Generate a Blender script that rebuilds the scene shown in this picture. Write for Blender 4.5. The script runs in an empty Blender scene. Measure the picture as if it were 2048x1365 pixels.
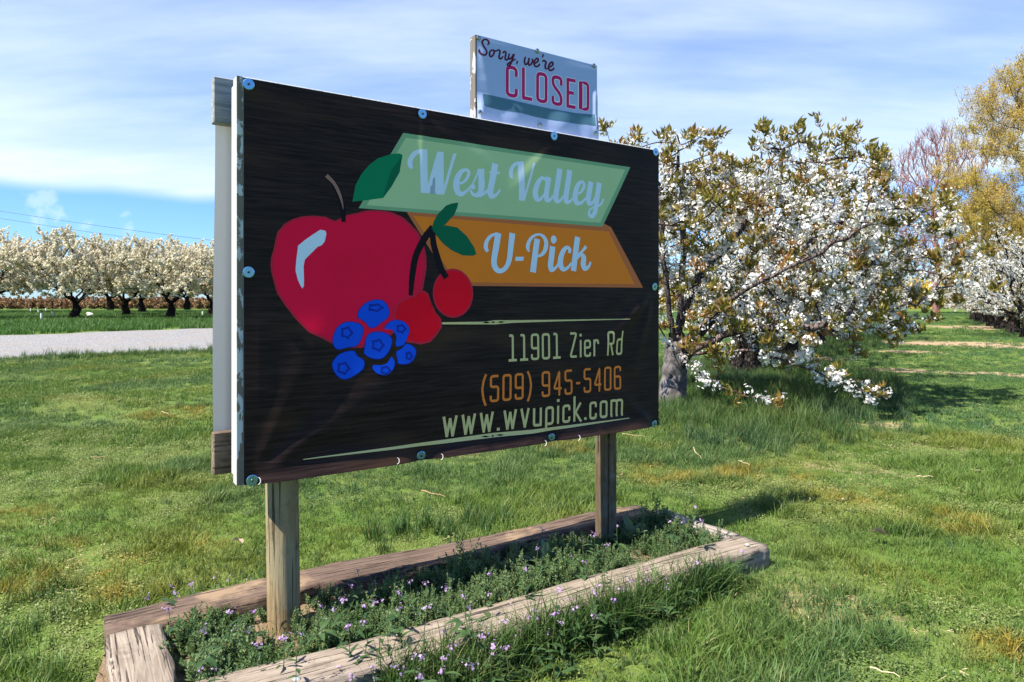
import bpy, bmesh, math, random
import numpy as np
from mathutils import Vector, Matrix, Euler, Quaternion

random.seed(7)
RNG = np.random.default_rng(11)
R = math.radians
SC = bpy.context.scene
COL = SC.collection

# ------------------------------------------------------------------ camera, world, sun, exposure
CAM_H = 1.12            # camera height (m)
F = 1365.0              # focal length in photo pixels (24 mm on a 36 mm sensor, 2048 px wide)
HZ = 603.0              # photo row of the horizon

cam_d = bpy.data.cameras.new('camera')
cam = bpy.data.objects.new('camera', cam_d)
COL.objects.link(cam)
cam.location = (0, 0, CAM_H)
cam.rotation_euler = (R(90), 0, 0)
cam_d.sensor_width = 36.0
cam_d.lens = 36.0 * F / 2048.0
cam_d.shift_y = -(682.5 - HZ) / 2048.0
cam_d.clip_start = 0.05
cam_d.clip_end = 6000
SC.camera = cam

# the sign's plane runs along D; NRM points out of its printed face
_l = math.hypot(1996 / F, 1.0)
D = np.array([1996 / F / _l, 1.0 / _l])
NRM = np.array([D[1], -D[0]])

SUN_EL = R(54.5)
SUN_BEHIND = R(0.9)     # the sun stands this far behind the plane of the sign
_sh = -D * math.cos(SUN_BEHIND) - NRM * math.sin(SUN_BEHIND)
SUN_DIR = Vector((_sh[0] * math.cos(SUN_EL), _sh[1] * math.cos(SUN_EL), math.sin(SUN_EL)))
sun_d = bpy.data.lights.new('sun', 'SUN')
sun_d.energy = 5.0
sun_d.angle = R(0.53)
sun_d.color = (1.0, 0.93, 0.82)
sun = bpy.data.objects.new('sun', sun_d)
COL.objects.link(sun)
sun.location = SUN_DIR * 50
sun.rotation_euler = SUN_DIR.to_track_quat('Z', 'Y').to_euler()

world = bpy.data.worlds.new('World')
SC.world = world
world.use_nodes = True
SKY_STRENGTH = 0.1


def build_world():
    nt = world.node_tree
    nt.nodes.clear()
    N, L = nt.nodes.new, nt.links.new
    out = N('ShaderNodeOutputWorld')
    bg = N('ShaderNodeBackground')
    bg.inputs['Strength'].default_value = SKY_STRENGTH
    sky = N('ShaderNodeTexSky')
    sky.sky_type = 'NISHITA'
    sky.sun_disc = False
    sky.sun_elevation = SUN_EL
    sky.sun_rotation = math.atan2(SUN_DIR.x, SUN_DIR.y)
    sky.altitude = 400
    sky.air_density = 1.0
    sky.dust_density = 0.4
    sky.ozone_density = 2.0
    tc = N('ShaderNodeTexCoord')
    sep = N('ShaderNodeSeparateXYZ')
    L(tc.outputs['Generated'], sep.inputs[0])

    def M(op, a, b=None, c=None, clamp=False):
        n = N('ShaderNodeMath')
        n.operation = op
        n.use_clamp = clamp
        for i, v in enumerate((a, b, c)):
            if v is None:
                continue
            if isinstance(v, (int, float)):
                n.inputs[i].default_value = v
            else:
                L(v, n.inputs[i])
        return n.outputs[0]

    z = sep.outputs['Z']
    zc = M('MAXIMUM', z, 0.0)
    # project the view direction on a flat cloud layer
    den = M('ADD', zc, 0.16)
    px = M('DIVIDE', sep.outputs['X'], den)
    py = M('DIVIDE', sep.outputs['Y'], den)
    cb = N('ShaderNodeCombineXYZ')
    L(px, cb.inputs[0]); L(py, cb.inputs[1])

    def noise(vec, scale, detail, rough, sx=1, sy=1, off=(0, 0, 0), rot=0.0):
        mp = N('ShaderNodeMapping')
        L(vec, mp.inputs['Vector'])
        mp.inputs['Scale'].default_value = (sx, sy, 1)
        mp.inputs['Location'].default_value = off
        mp.inputs['Rotation'].default_value = (0, 0, rot)
        n = N('ShaderNodeTexNoise')
        n.inputs['Scale'].default_value = scale
        n.inputs['Detail'].default_value = detail
        n.inputs['Roughness'].default_value = rough
        L(mp.outputs[0], n.inputs['Vector'])
        return n.outputs['Fac']

    def ramp(v, a, b):
        n = N('ShaderNodeMapRange')
        n.interpolation_type = 'SMOOTHSTEP'
        n.inputs['From Min'].default_value = a
        n.inputs['From Max'].default_value = b
        L(v, n.inputs['Value'])
        return n.outputs[0]

    n1 = noise(cb.outputs[0], 0.75, 4, 0.5, 1.0, 2.1, (0.3, 1.7, 0), 0.25)
    n2 = noise(cb.outputs[0], 1.9, 6, 0.6, 1.0, 3.2, (4.1, 0.4, 0), 0.12)
    veil = M('ADD', M('MULTIPLY', n1, 0.70), M('MULTIPLY', n2, 0.30))
    veil = ramp(veil, 0.30, 0.72)
    # lower rim of the veil, about 9 degrees above the horizon, uneven; small cumulus below it
    edge_n = noise(tc.outputs['Generated'], 2.2, 3, 0.5, 1, 1, (2, 3, 1))
    rim = M('ADD', zc, M('MULTIPLY', M('SUBTRACT', edge_n, 0.5), 0.075))
    rim_mask = ramp(rim, 0.128, 0.150)
    rim_white = M('MULTIPLY', M('SUBTRACT', 1.0, ramp(rim, 0.15, 0.27)), 0.42)
    veil_all = M('ADD', M('MULTIPLY', veil, 0.50), 0.22)
    veil_all = M('MULTIPLY', M('ADD', veil_all, rim_white, clamp=True), rim_mask)
    # the bank of veil lies to the north; overhead and behind the camera the sky is clear
    veil_all = M('MULTIPLY', veil_all, ramp(sep.outputs['Y'], -0.25, 0.55))
    cu = noise(tc.outputs['Generated'], 13, 5, 0.6, 1, 1, (0.2, 0.55, 0.0))
    cu2 = noise(tc.outputs['Generated'], 3.1, 2, 0.5, 1, 1, (5.2, 1.55, 0.0))
    cu = ramp(M('ADD', cu, M('MULTIPLY', M('SUBTRACT', cu2, 0.5), 0.8)), 0.60, 0.70)
    cu = M('MULTIPLY', cu, M('MULTIPLY', ramp(zc, 0.075, 0.10), M('SUBTRACT', 1.0, ramp(zc, 0.15, 0.17))))
    mask = M('MAXIMUM', veil_all, M('MULTIPLY', cu, 0.38), clamp=True)

    tint = N('ShaderNodeMix'); tint.data_type = 'RGBA'; tint.blend_type = 'MULTIPLY'
    tint.inputs[0].default_value = 1.0
    L(sky.outputs[0], tint.inputs[6])
    tint.inputs[7].default_value = (SKY_TINT[0], SKY_TINT[1], SKY_TINT[2], 1)
    mix = N('ShaderNodeMix'); mix.data_type = 'RGBA'
    L(mask, mix.inputs[0])
    L(tint.outputs[2], mix.inputs[6])
    mix.inputs[7].default_value = (CLOUD[0], CLOUD[1], CLOUD[2], 1)
    L(mix.outputs[2], bg.inputs['Color'])
    L(bg.outputs[0], out.inputs['Surface'])


SKY_TINT = (0.43, 0.64, 0.96)
CLOUD = (4.2, 4.85, 5.4)
build_world()
SC.view_settings.view_transform = 'Standard'
SC.view_settings.look = 'None'
SC.view_settings.exposure = 1.24
SC.view_settings.gamma = 1.0
SC.view_settings.use_curve_mapping = False
SC.cycles.max_bounces = 6
SC.cycles.diffuse_bounces = 3
SC.cycles.transparent_max_bounces = 6
SC.cycles.caustics_reflective = False
SC.cycles.caustics_refractive = False


# ------------------------------------------------------------------ helpers
def gpt(px, py, z=0.0):
    """the point at height z that photo pixel (px, py) looks at"""
    Y = (CAM_H - z) * F / (py - HZ)
    return np.array([(px - 1024) / F * Y, Y])


def at(px, py, Y):
    return Vector(((px - 1024) / F * Y, Y, CAM_H + (HZ - py) / F * Y))


def to_px(x, y, z=0.0):
    return 1024 + x / y * F, HZ - (z - CAM_H) / y * F


def tag(o, label=None, cat=None, group=None, kind=None):
    if label: o['label'] = label
    if cat: o['category'] = cat
    if group: o['group'] = group
    if kind: o['kind'] = kind
    return o


def empty(name, loc=(0, 0, 0), rz=0.0):
    o = bpy.data.objects.new(name, None)
    o.empty_display_size = 0.1
    o.location = loc
    o.rotation_euler = (0, 0, rz)
    COL.objects.link(o)
    return o


def mk_mesh(name, verts, faces, mat=None, smooth=True):
    me = bpy.data.meshes.new(name)
    me.from_pydata([tuple(map(float, v)) for v in verts], [], faces)
    if mat: me.materials.append(mat)
    if smooth:
        me.polygons.foreach_set('use_smooth', [True] * len(me.polygons))
    me.update()
    return me


def link(name, me, parent=None, loc=None, rot=None, scale=None):
    o = bpy.data.objects.new(name, me)
    COL.objects.link(o)
    if parent: o.parent = parent
    if loc is not None: o.location = loc
    if rot is not None: o.rotation_euler = rot
    if scale is not None: o.scale = scale if hasattr(scale, '__len__') else (scale,) * 3
    return o


def from_bm(name, bm, mat=None, parent=None, smooth=False, **kw):
    me = bpy.data.meshes.new(name)
    bm.to_mesh(me); bm.free()
    if mat: me.materials.append(mat)
    if smooth:
        me.polygons.foreach_set('use_smooth', [True] * len(me.polygons))
    return link(name, me, parent, **kw)


def bm_box(bm, x0, x1, y0, y1, z0, z1, bevel=0.0, seg=1):
    r = bmesh.ops.create_cube(bm, size=1)
    vs = r['verts']
    for v in vs:
        v.co = Vector((x0 + (v.co.x + .5) * (x1 - x0), y0 + (v.co.y + .5) * (y1 - y0), z0 + (v.co.z + .5) * (z1 - z0)))
    if bevel:
        es = list({e for v in vs for e in v.link_edges})
        bmesh.ops.bevel(bm, geom=es, offset=bevel, segments=seg, affect='EDGES', profile=0.5)


_LAT = np.random.default_rng(5).random((256, 256))


def vnoise(x, y, s=1.0, seed=0):
    """smooth value noise 0..1 of world position, for scattering"""
    x = np.asarray(x, float) * s + 37.3 * seed + 1000; y = np.asarray(y, float) * s + 91.7 * seed + 1000
    xi, yi = np.floor(x).astype(int), np.floor(y).astype(int)
    fx, fy = x - xi, y - yi
    fx, fy = fx * fx * (3 - 2 * fx), fy * fy * (3 - 2 * fy)
    g = lambda i, j: _LAT[i % 256, j % 256]
    return (g(xi, yi) * (1 - fx) + g(xi + 1, yi) * fx) * (1 - fy) + (g(xi, yi + 1) * (1 - fx) + g(xi + 1, yi + 1) * fx) * fy


def in_poly(px, py, poly):
    px, py = np.asarray(px, float), np.asarray(py, float)
    ins = np.zeros(px.shape, bool)
    n = len(poly)
    for i in range(n):
        x0, y0 = poly[i]; x1, y1 = poly[(i + 1) % n]
        if y0 == y1: continue
        c = ((y0 > py) != (y1 > py)) & (px < (x1 - x0) * (py - y0) / (y1 - y0) + x0)
        ins ^= c
    return ins


# ------------------------------------------------------------------ materials
class NT:
    def __init__(self, name):
        self.m = bpy.data.materials.new(name)
        self.m.use_nodes = True
        self.t = self.m.node_tree
        self.t.nodes.clear()
        self.out = self.t.nodes.new('ShaderNodeOutputMaterial')

    def n(self, typ, **ins):
        nd = self.t.nodes.new(typ)
        for k, v in ins.items():
            self.set(nd, k.replace('_', ' '), v)
        return nd

    def set(self, nd, k, v):
        s = nd.inputs[int(k)] if k.isdigit() else nd.inputs[k]
        if isinstance(v, bpy.types.NodeSocket): self.t.links.new(v, s)
        elif isinstance(v, (tuple, list)) and len(v) == 3 and s.type == 'RGBA': s.default_value = (*v, 1)
        else: s.default_value = v

    def math(self, op, a, b=0.0, clamp=False):
        nd = self.t.nodes.new('ShaderNodeMath'); nd.operation = op; nd.use_clamp = clamp
        self.set(nd, '0', a); self.set(nd, '1', b)
        return nd.outputs[0]

    def mix(self, f, a, b, blend='MIX'):
        nd = self.t.nodes.new('ShaderNodeMix'); nd.data_type = 'RGBA'; nd.blend_type = blend
        self.set(nd, '0', f); self.set(nd, '6', a); self.set(nd, '7', b)
        return nd.outputs[2]

    def ramp(self, v, a, b, c=0.0, d=1.0):
        nd = self.t.nodes.new('ShaderNodeMapRange'); nd.interpolation_type = 'SMOOTHSTEP'
        self.set(nd, '0', v); self.set(nd, '1', a); self.set(nd, '2', b); self.set(nd, '3', c); self.set(nd, '4', d)
        return nd.outputs[0]

    def coord(self, kind='Object', scale=(1, 1, 1), off=(0, 0, 0), rot=(0, 0, 0)):
        if kind == 'World':
            s = self.t.nodes.new('ShaderNodeNewGeometry').outputs['Position']
        else:
            s = self.t.nodes.new('ShaderNodeTexCoord').outputs[kind]
        mp = self.t.nodes.new('ShaderNodeMapping')
        self.t.links.new(s, mp.inputs[0])
        mp.inputs['Scale'].default_value = scale; mp.inputs['Location'].default_value = off; mp.inputs['Rotation'].default_value = rot
        return mp.outputs[0]

    def noise(self, vec, scale=5, detail=3, rough=0.5, dist=0.0):
        nd = self.t.nodes.new('ShaderNodeTexNoise')
        self.set(nd, 'Vector', vec); self.set(nd, 'Scale', scale); self.set(nd, 'Detail', detail); self.set(nd, 'Roughness', rough); self.set(nd, 'Distortion', dist)
        return nd.outputs['Fac']

    def voro(self, vec, scale=5, feature='F1', out='Distance'):
        nd = self.t.nodes.new('ShaderNodeTexVoronoi'); nd.feature = feature
        self.set(nd, 'Vector', vec); self.set(nd, 'Scale', scale)
        return nd.outputs[out]

    def attr(self, name, out='Fac', typ='GEOMETRY'):
        nd = self.t.nodes.new('ShaderNodeAttribute'); nd.attribute_name = name; nd.attribute_type = typ
        return nd.outputs[out]

    def rand(self):
        return self.t.nodes.new('ShaderNodeObjectInfo').outputs['Random']

    def bump(self, h, strength=0.3, dist=0.01):
        nd = self.t.nodes.new('ShaderNodeBump')
        self.set(nd, 'Height', h); nd.inputs['Strength'].default_value = strength; nd.inputs['Distance'].default_value = dist
        return nd.outputs[0]

    def surf(self, color, rough=0.6, normal=None, spec=0.5, metallic=0.0, trans=0.0, tcolor=None, sheen=0.0):
        p = self.t.nodes.new('ShaderNodeBsdfPrincipled')
        self.set(p, 'Base Color', color); self.set(p, 'Roughness', rough); self.set(p, 'Specular IOR Level', spec); self.set(p, 'Metallic', metallic)
        if normal is not None: self.t.links.new(normal, p.inputs['Normal'])
        s = p.outputs[0]
        if trans:
            t = self.t.nodes.new('ShaderNodeBsdfTranslucent')
            self.set(t, 'Color', tcolor if tcolor is not None else color)
            m = self.t.nodes.new('ShaderNodeMixShader'); m.inputs[0].default_value = trans
            self.t.links.new(s, m.inputs[1]); self.t.links.new(t.outputs[0], m.inputs[2])
            s = m.outputs[0]
        self.t.links.new(s, self.out.inputs['Surface'])
        return self.m


def plain(name, c, rough=0.5, spec=0.5, metallic=0.0, trans=0.0):
    return NT(name).surf(c, rough, spec=spec, metallic=metallic, trans=trans)


MAT = {}


def wood_mat(name, light, dark, crack, axis=0, grain=1.0, stain=None, green=None):
    """weathered wood, grain along the object's local axis"""
    k = NT(name)
    sc = [26, 26, 26]; sc[axis] = 1.6
    v = k.coord('Object', tuple(s * grain for s in sc))
    g = k.noise(v, 3.0, 7, 0.62, 0.5)
    sc2 = [52, 52, 52]; sc2[axis] = 1.1
    v2 = k.coord('Object', tuple(sc2), (3, 1, 7))
    fine = k.noise(v2, 2.2, 5, 0.6, 0.3)
    blot = k.noise(k.coord('Object', (2.5, 2.5, 2.5)), 2.2, 4, 0.6)
    c = k.mix(k.ramp(g, 0.30, 0.68), dark, light)
    if stain: c = k.mix(k.ramp(blot, 0.5, 0.68, 0, .8), c, stain)
    if green: c = k.mix(k.ramp(k.noise(k.coord('Object', (1.2, 1.2, 1.2), (5, 5, 5)), 3.1, 3, .5), 0.45, 0.62, 0, .7), c, green)
    cr = k.ramp(fine, 0.37, 0.42)
    c = k.mix(k.math('MULTIPLY', k.math('SUBTRACT', 1.0, cr), 0.85), c, crack)
    h = k.math('ADD', k.math('MULTIPLY', g, 0.5), cr)
    dirt = k.noise(k.coord('Object', (7, 7, 7), (2, 8, 3)), 2.0, 5, 0.65)
    c = k.mix(k.ramp(dirt, 0.52, 0.72, 0, 0.55), c, tuple(x * 0.55 for x in dark))
    return k.surf(c, 0.88, k.bump(h, 0.9, 0.009), spec=0.12)


MAT['timber_pale'] = wood_mat('weathered_timber_pale', (.32, .265, .21), (.18, .145, .112), (.045, .035, .027))
MAT['timber_brown'] = wood_mat('weathered_timber_brown', (.155, .108, .082), (.078, .054, .042), (.022, .016, .013), stain=(.27, .19, .12))
MAT['timber_grey'] = wood_mat('weathered_timber_grey', (.34, .295, .25), (.20, .17, .145), (.045, .038, .032))
MAT['post'] = wood_mat('treated_post_wood', (.36, .27, .145), (.19, .14, .075), (.035, .028, .018), axis=2, stain=(.24, .105, .035), green=(.26, .235, .145))
MAT['post_dark'] = wood_mat('treated_post_wood_dark', (.20, .15, .09), (.085, .06, .038), (.018, .013, .01), axis=2, stain=(.20, .26, .22), green=(.10, .07, .042))
MAT['rail'] = wood_mat('bare_rail_wood', (.20, .145, .10), (.075, .053, .038), (.02, .015, .012), axis=0, stain=(.26, .20, .15))


def flaking_paint():
    k = NT('flaking_white_paint')
    v = k.coord('Object', (9, 9, 4))
    a = k.noise(v, 3.2, 6, 0.62, 0.35)
    b = k.noise(k.coord('Object', (1, 1, 1), (4, 2, 9)), 3.0, 3, 0.5)
    off = k.ramp(k.math('ADD', k.math('MULTIPLY', a, .7), k.math('MULTIPLY', b, .3)), 0.478, 0.508)
    grain = k.noise(k.coord('Object', (60, 60, 2)), 2, 4, 0.6)
    wood = k.mix(grain, (.10, .08, .062), (.23, .19, .15))
    paint = k.mix(k.ramp(grain, .3, .7), (.44, .44, .435), (.56, .56, .555))
    return k.surf(k.mix(off, paint, wood), 0.6, k.bump(k.math('SUBTRACT', 1.0, off), 0.8, 0.003), spec=0.3)


def worn_white():
    k = NT('worn_white_paint')
    g = k.noise(k.coord('Object', (40, 40, 1.2)), 2, 6, 0.65)
    g2 = k.noise(k.coord('Object', (14, 14, 5)), 2, 4, 0.6)
    worn = k.math('MULTIPLY', k.ramp(g, .50, .66), k.ramp(g2, .4, .6))
    c = k.mix(worn, (.48, .475, .465), (.24, .21, .18))
    return k.surf(c, .65, k.bump(g, .5, .003), spec=.3)


MAT['flaking'] = flaking_paint()
MAT['white'] = worn_white()


def greywhite_rail():
    k = NT('greying_white_rail_paint')
    g = k.noise(k.coord('Object', (2.5, 30, 46)), 2, 6, 0.65, .4)
    c = k.mix(k.ramp(g, .35, .65), (.19, .20, .205), (.34, .35, .355))
    return k.surf(c, .7, k.bump(g, .8, .004), spec=.3)


MAT['rail_white'] = greywhite_rail()


def canvas():
    k = NT('white_vinyl_back')
    sepn = k.t.nodes.new('ShaderNodeSeparateXYZ')
    k.t.links.new(k.coord('Object', (1, 1, 1)), sepn.inputs[0])
    wx = k.math('SINE', k.math('MULTIPLY', sepn.outputs[0], 1500.0))
    wz = k.math('SINE', k.math('MULTIPLY', sepn.outputs[2], 1500.0))
    w = k.math('MULTIPLY', wx, wz)
    c = k.mix(k.ramp(w, -1, 1), (.43, .435, .44), (.51, .515, .52))
    return k.surf(c, .5, k.bump(w, .25, .0008), spec=.4, trans=.18)


MAT['canvas'] = canvas()


def banner_wood():
    """flat print of dark planks on glossy vinyl"""
    k = NT('banner_dark_plank_print')
    g = k.noise(k.coord('Object', (1.7, 1, 40)), 2.6, 8, 0.66, .6)
    g2 = k.noise(k.coord('Object', (5, 1, 190)), 2.0, 4, 0.6, .2)
    big = k.noise(k.coord('Object', (.9, 1, 3.2), (2.3, 0, 1.1)), 2.0, 3, 0.5)
    c = k.mix(k.ramp(g, .36, .70), (.0110, .0062, .0058), (.038, .022, .019))
    c = k.mix(k.math('MULTIPLY', k.ramp(g2, .52, .72), .55), c, (.056, .033, .030))
    c = k.mix(k.ramp(big, .50, .70, 0, .55), c, (.065, .034, .018))
    weave = k.noise(k.coord('Object', (420, 420, 420)), 1.0, 1, .5)
    return k.surf(c, k.ramp(g, .3, .7, .46, .58), k.bump(weave, .06, .0006), spec=.11)


MAT['banner'] = banner_wood()


def ink(name, c, rough=.46, vary=0.06):
    k = NT('ink_' + name)
    n = k.noise(k.coord('Object', (2, 2, 3)), 2.5, 3, .5)
    weave = k.noise(k.coord('Object', (420, 420, 420)), 1.0, 1, .5)
    cc = k.mix(n, tuple(x * (1 - vary) for x in c), tuple(min(1, x * (1 + vary)) for x in c))
    return k.surf(cc, rough, k.bump(weave, .06, .0006), spec=.10)


INK = {
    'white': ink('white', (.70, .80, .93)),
    'sage': ink('sage', (.47, .62, .32)), 'sage_rim': ink('sage_rim', (.24, .42, .22)),
    'orange': ink('orange', (.95, .23, .018)), 'orange_rim': ink('orange_rim', (.62, .16, .05)),
    'leaf': ink('leaf', (.002, .215, .09)), 'leaf_dark': ink('leaf_dark', (.001, .135, .06)),
    'apple': ink('apple', (.97, .005, .05), vary=.1), 'apple_rim': ink('apple_rim', (.60, .018, .05)),
    'cherry': ink('cherry', (.92, .001, .018)), 'cherry_rim': ink('cherry_rim', (.66, .02, .05)),
    'stem': ink('stem', (.012, .006, .009)), 'stem_light': ink('stem_light', (.34, .17, .12)),
    'blue': ink('blue', (.004, .085, .72)), 'blue_rim': ink('blue_rim', (.004, .026, .30)), 'blue_mark': ink('blue_mark', (.006, .03, .33)),
    'olive': ink('olive', (.70, .58, .25)), 'text_orange': ink('text_orange', (.92, .235, .04)),
    'plum': ink('plum', (.11, .012, .04)), 'magenta': ink('magenta', (.55, .015, .15)), 'slate': ink('slate', (.075, .17, .24)),
    'pale_edge': ink('pale_edge', (.86, .87, .88)),
}


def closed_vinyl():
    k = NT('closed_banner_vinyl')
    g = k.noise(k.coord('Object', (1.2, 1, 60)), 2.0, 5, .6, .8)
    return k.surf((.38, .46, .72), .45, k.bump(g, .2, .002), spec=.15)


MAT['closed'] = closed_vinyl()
MAT['washer'] = plain('galvanised_washer', (.22, .42, .64), .28, metallic=.9)  # blue of the reflected sky is put into the grey metal's colour
MAT['screw'] = plain('dark_screw', (.07, .07, .07), .35, metallic=.8)
MAT['dome'] = plain('steel_screw_head', (.30, .31, .30), .2, metallic=.95)
MAT['cord'] = plain('white_cord', (.75, .75, .72), .6)
MAT['wire'] = plain('power_wire', (.05, .055, .06), .5)
# ------------------------------------------------------------------ roadside sign
SIGN_O = np.array([(487 - 1024) / F * 2.1, 2.1])     # lower left of the print, in plan
SIGN_RZ = math.atan2(D[1], D[0])


def sign_uz(px, py, b=0.0):
    """local (u, z) on the plane that lies b behind the sign's printed face"""
    r = np.array([(px - 1024) / F, 1.0]); O = SIGN_O - NRM * b
    t = O.dot(NRM) / r.dot(NRM)
    p = r * t - O
    return p.dot(D), CAM_H + (HZ - py) / F * t


def zpx(crop, pts):
    ox, oy, s = crop
    return [(ox + x / s, oy + y / s) for x, y in pts]


C_W = (800, 280, 9.309); C_V = (1000, 310, 9.309); C_U = (960, 450, 8.533); C_S = (940, 65, 7.877)
C_F = (530, 330, 5.851); C_B = (530, 560, 4.763); C_P = (660, 240, 3.2); C_L = (400, 60, 2.73); C_T = (860, 560, 3.7917)

U1 = sign_uz(1316, 500)[0]                     # right edge of the printed face
ZT = sign_uz(487, 153)[1]                      # top of the board
ZB = sign_uz(488, 971)[1]                      # bottom of the board
U0 = -0.0205


def ridge(u, z, a, b, amp, w0, w1, fade=1.0):
    """a fold running from point a to b: height amp, half width w0 to w1"""
    ax, az = a; bx, bz = b
    L2 = (bx - ax) ** 2 + (bz - az) ** 2
    t = ((u - ax) * (bx - ax) + (z - az) * (bz - az)) / L2
    d = np.abs((u - ax) * (bz - az) - (z - az) * (bx - ax)) / math.sqrt(L2)
    tc = np.clip(t, 0, 1)
    w = w0 + (w1 - w0) * tc
    env = np.clip(t * 6, 0, 1) * np.clip((1.25 - t) / .6, 0, 1) ** fade
    return amp * np.exp(-(d / w) ** 2) * env * np.clip(tc * 3 + .25, 0, 1)


WASH_T = [sign_uz(x, y) for x, y in ((496, 170), (843, 229), (1106, 273), (1309, 305))]
WASH_M = [sign_uz(496, 545), sign_uz(1307, 574)]
WASH_B = [sign_uz(503, 960), sign_uz(840, 911), sign_uz(1100, 875), sign_uz(1306, 848)]
WASH = WASH_T + WASH_M + WASH_B


def banner_disp(u, z):
    """how far the vinyl stands off the board (m)"""
    u = np.asarray(u, float); z = np.asarray(z, float)
    d = np.zeros(np.broadcast(u, z).shape)
    d = d + .0016 * np.sin(u * 5.1 + z * 3.0 + .4) + .0013 * np.sin(u * 9.0 - z * 6.2 + 1.0) + .0009 * np.sin(u * 3.0 + z * 13 + 2)
    # belly of the loose vinyl in its lower half
    d = d + .010 * np.exp(-((u - .8) / .75) ** 2) * np.exp(-((z - (ZB + .33)) / .26) ** 2)
    # folds that radiate from the fastenings
    q = sign_uz
    d = d + ridge(u, z, q(512, 950), q(770, 770), .011, .018, .075)
    d = d + ridge(u, z, q(505, 955), q(640, 660), .006, .016, .06)
    d = d + ridge(u, z, q(1303, 585), q(1200, 700), .009, .012, .05)
    d = d + ridge(u, z, q(1303, 590), q(1258, 760), .006, .012, .045)
    d = d + ridge(u, z, q(1300, 845), q(1230, 790), .006, .012, .05)
    d = d + ridge(u, z, q(843, 240), q(850, 420), .0032, .012, .035)
    d = d + ridge(u, z, q(1106, 285), q(1000, 420), .003, .012, .06)
    d = d + ridge(u, z, q(843, 240), q(1010, 360), .004, .012, .07)
    # the free lower hem curls outwards between the washers
    bu = [w[0] for w in WASH_B]
    pinch = np.ones_like(d)
    for x in bu:
        pinch = pinch * (1 - .72 * np.exp(-((u - x) / .06) ** 2))
    hem = .078 - .026 * (1 - pinch) + .014 * np.sin(u * 4.1 + .5)
    s = np.clip((ZB + hem - z) / np.maximum(hem, .01), 0, 1)
    d = d + .026 * (.35 + .65 * pinch) * s ** 1.5 * np.clip(u * 14 + .25, 0.25, 1)
    edge = np.minimum(np.minimum(np.clip((u + .004) / .05, 0, 1), np.clip((U1 - u) / .05, 0, 1)), np.clip((ZT - z) / .05, 0, 1))
    d = d * (.12 + .88 * edge)
    for wu, wz in WASH:
        d = d * (1 - .85 * np.exp(-(((u - wu) ** 2 + (z - wz) ** 2) / .024 ** 2)))
    return np.maximum(d, -.004)


CELL = 0.01


def finish_sheet(name, bm, disp, base, mat, parent):
    """bm lies flat in the local xz plane (y = extra offset); raise it to the waves of its sheet, with the sheet's own normals"""
    me = bpy.data.meshes.new(name)
    bm.to_mesh(me); bm.free()
    n = len(me.vertices)
    co = np.empty(n * 3); me.vertices.foreach_get('co', co); co = co.reshape(-1, 3)
    u, z, off = co[:, 0].copy(), co[:, 2].copy(), co[:, 1].copy()
    co[:, 1] = -(base + disp(u, z) + off)
    me.vertices.foreach_set('co', co.ravel())
    e = .003
    du = (disp(u + e, z) - disp(u - e, z)) / (2 * e); dz = (disp(u, z + e) - disp(u, z - e)) / (2 * e)
    nr = np.stack([-du, -np.ones(n), -dz], 1); nr /= np.linalg.norm(nr, axis=1)[:, None]
    me.polygons.foreach_set('use_smooth', [True] * len(me.polygons))
    me.materials.append(mat)
    me.update()
    me.normals_split_custom_set_from_vertices([tuple(v) for v in nr])
    return link(name, me, parent)


def cut_grid(bm, diag=True):
    """cut along the lines of the sheet's own triangles so that the print follows it exactly"""
    xs = [v.co.x for v in bm.verts]; zs = [v.co.z for v in bm.verts]
    def cut(co, no):
        bmesh.ops.bisect_plane(bm, geom=bm.verts[:] + bm.edges[:] + bm.faces[:], dist=1e-6, plane_co=co, plane_no=no)
    for i in range(math.ceil(min(xs) / CELL), math.floor(max(xs) / CELL) + 1): cut((i * CELL, 0, 0), (1, 0, 0))
    for i in range(math.ceil(min(zs) / CELL), math.floor(max(zs) / CELL) + 1): cut((0, 0, i * CELL), (0, 0, 1))
    if diag:
        ss = [v.co.x - v.co.z for v in bm.verts]
        for i in range(math.ceil(min(ss) / CELL), math.floor(max(ss) / CELL) + 1): cut((i * CELL, 0, 0), (1, 0, -1))


def sheet(name, u0, u1, z0, z1, disp, base, mat, parent):
    nu = round((u1 - u0) / CELL); i0 = math.floor(u0 / CELL); i1 = math.ceil(u1 / CELL); j0 = math.floor(z0 / CELL); j1 = math.ceil(z1 / CELL)
    us = [max(u0, min(u1, i * CELL)) for i in range(i0, i1 + 1)]; zs = [max(z0, min(z1, j * CELL)) for j in range(j0, j1 + 1)]
    bm = bmesh.new()
    g = [[bm.verts.new((x, 0, z)) for z in zs] for x in us]
    for i in range(len(us) - 1):
        for j in range(len(zs) - 1):
            a, b, c, d_ = g[i][j], g[i + 1][j], g[i + 1][j + 1], g[i][j + 1]
            bm.faces.new((a, b, c)); bm.faces.new((a, c, d_))
    return finish_sheet(name, bm, disp, base, mat, parent)


def fill(bm, pts, off):
    """a filled outline in (u, z)"""
    tmp = bmesh.new()
    ps = []
    for p in pts:
        if not ps or math.hypot(p[0] - ps[-1][0], p[1] - ps[-1][1]) > 2e-4: ps.append(p)
    if math.hypot(ps[0][0] - ps[-1][0], ps[0][1] - ps[-1][1]) < 2e-4: ps.pop()
    vs = [tmp.verts.new((p[0], 0, p[1])) for p in ps]
    f = tmp.faces.new(vs)
    bmesh.ops.triangulate(tmp, faces=[f], ngon_method='EAR_CLIP')
    cut_grid(tmp)
    merge(bm, tmp, lambda v: off)


def merge(bm, tmp, offf):
    m = {}
    for v in tmp.verts:
        m[v] = bm.verts.new((v.co.x, offf(v), v.co.z))
    for f in tmp.faces:
        vs = [m[v] for v in f.verts]
        if f.normal.y > 0: vs.reverse()
        try: bm.faces.new(vs)
        except ValueError: pass
    tmp.free()


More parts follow.
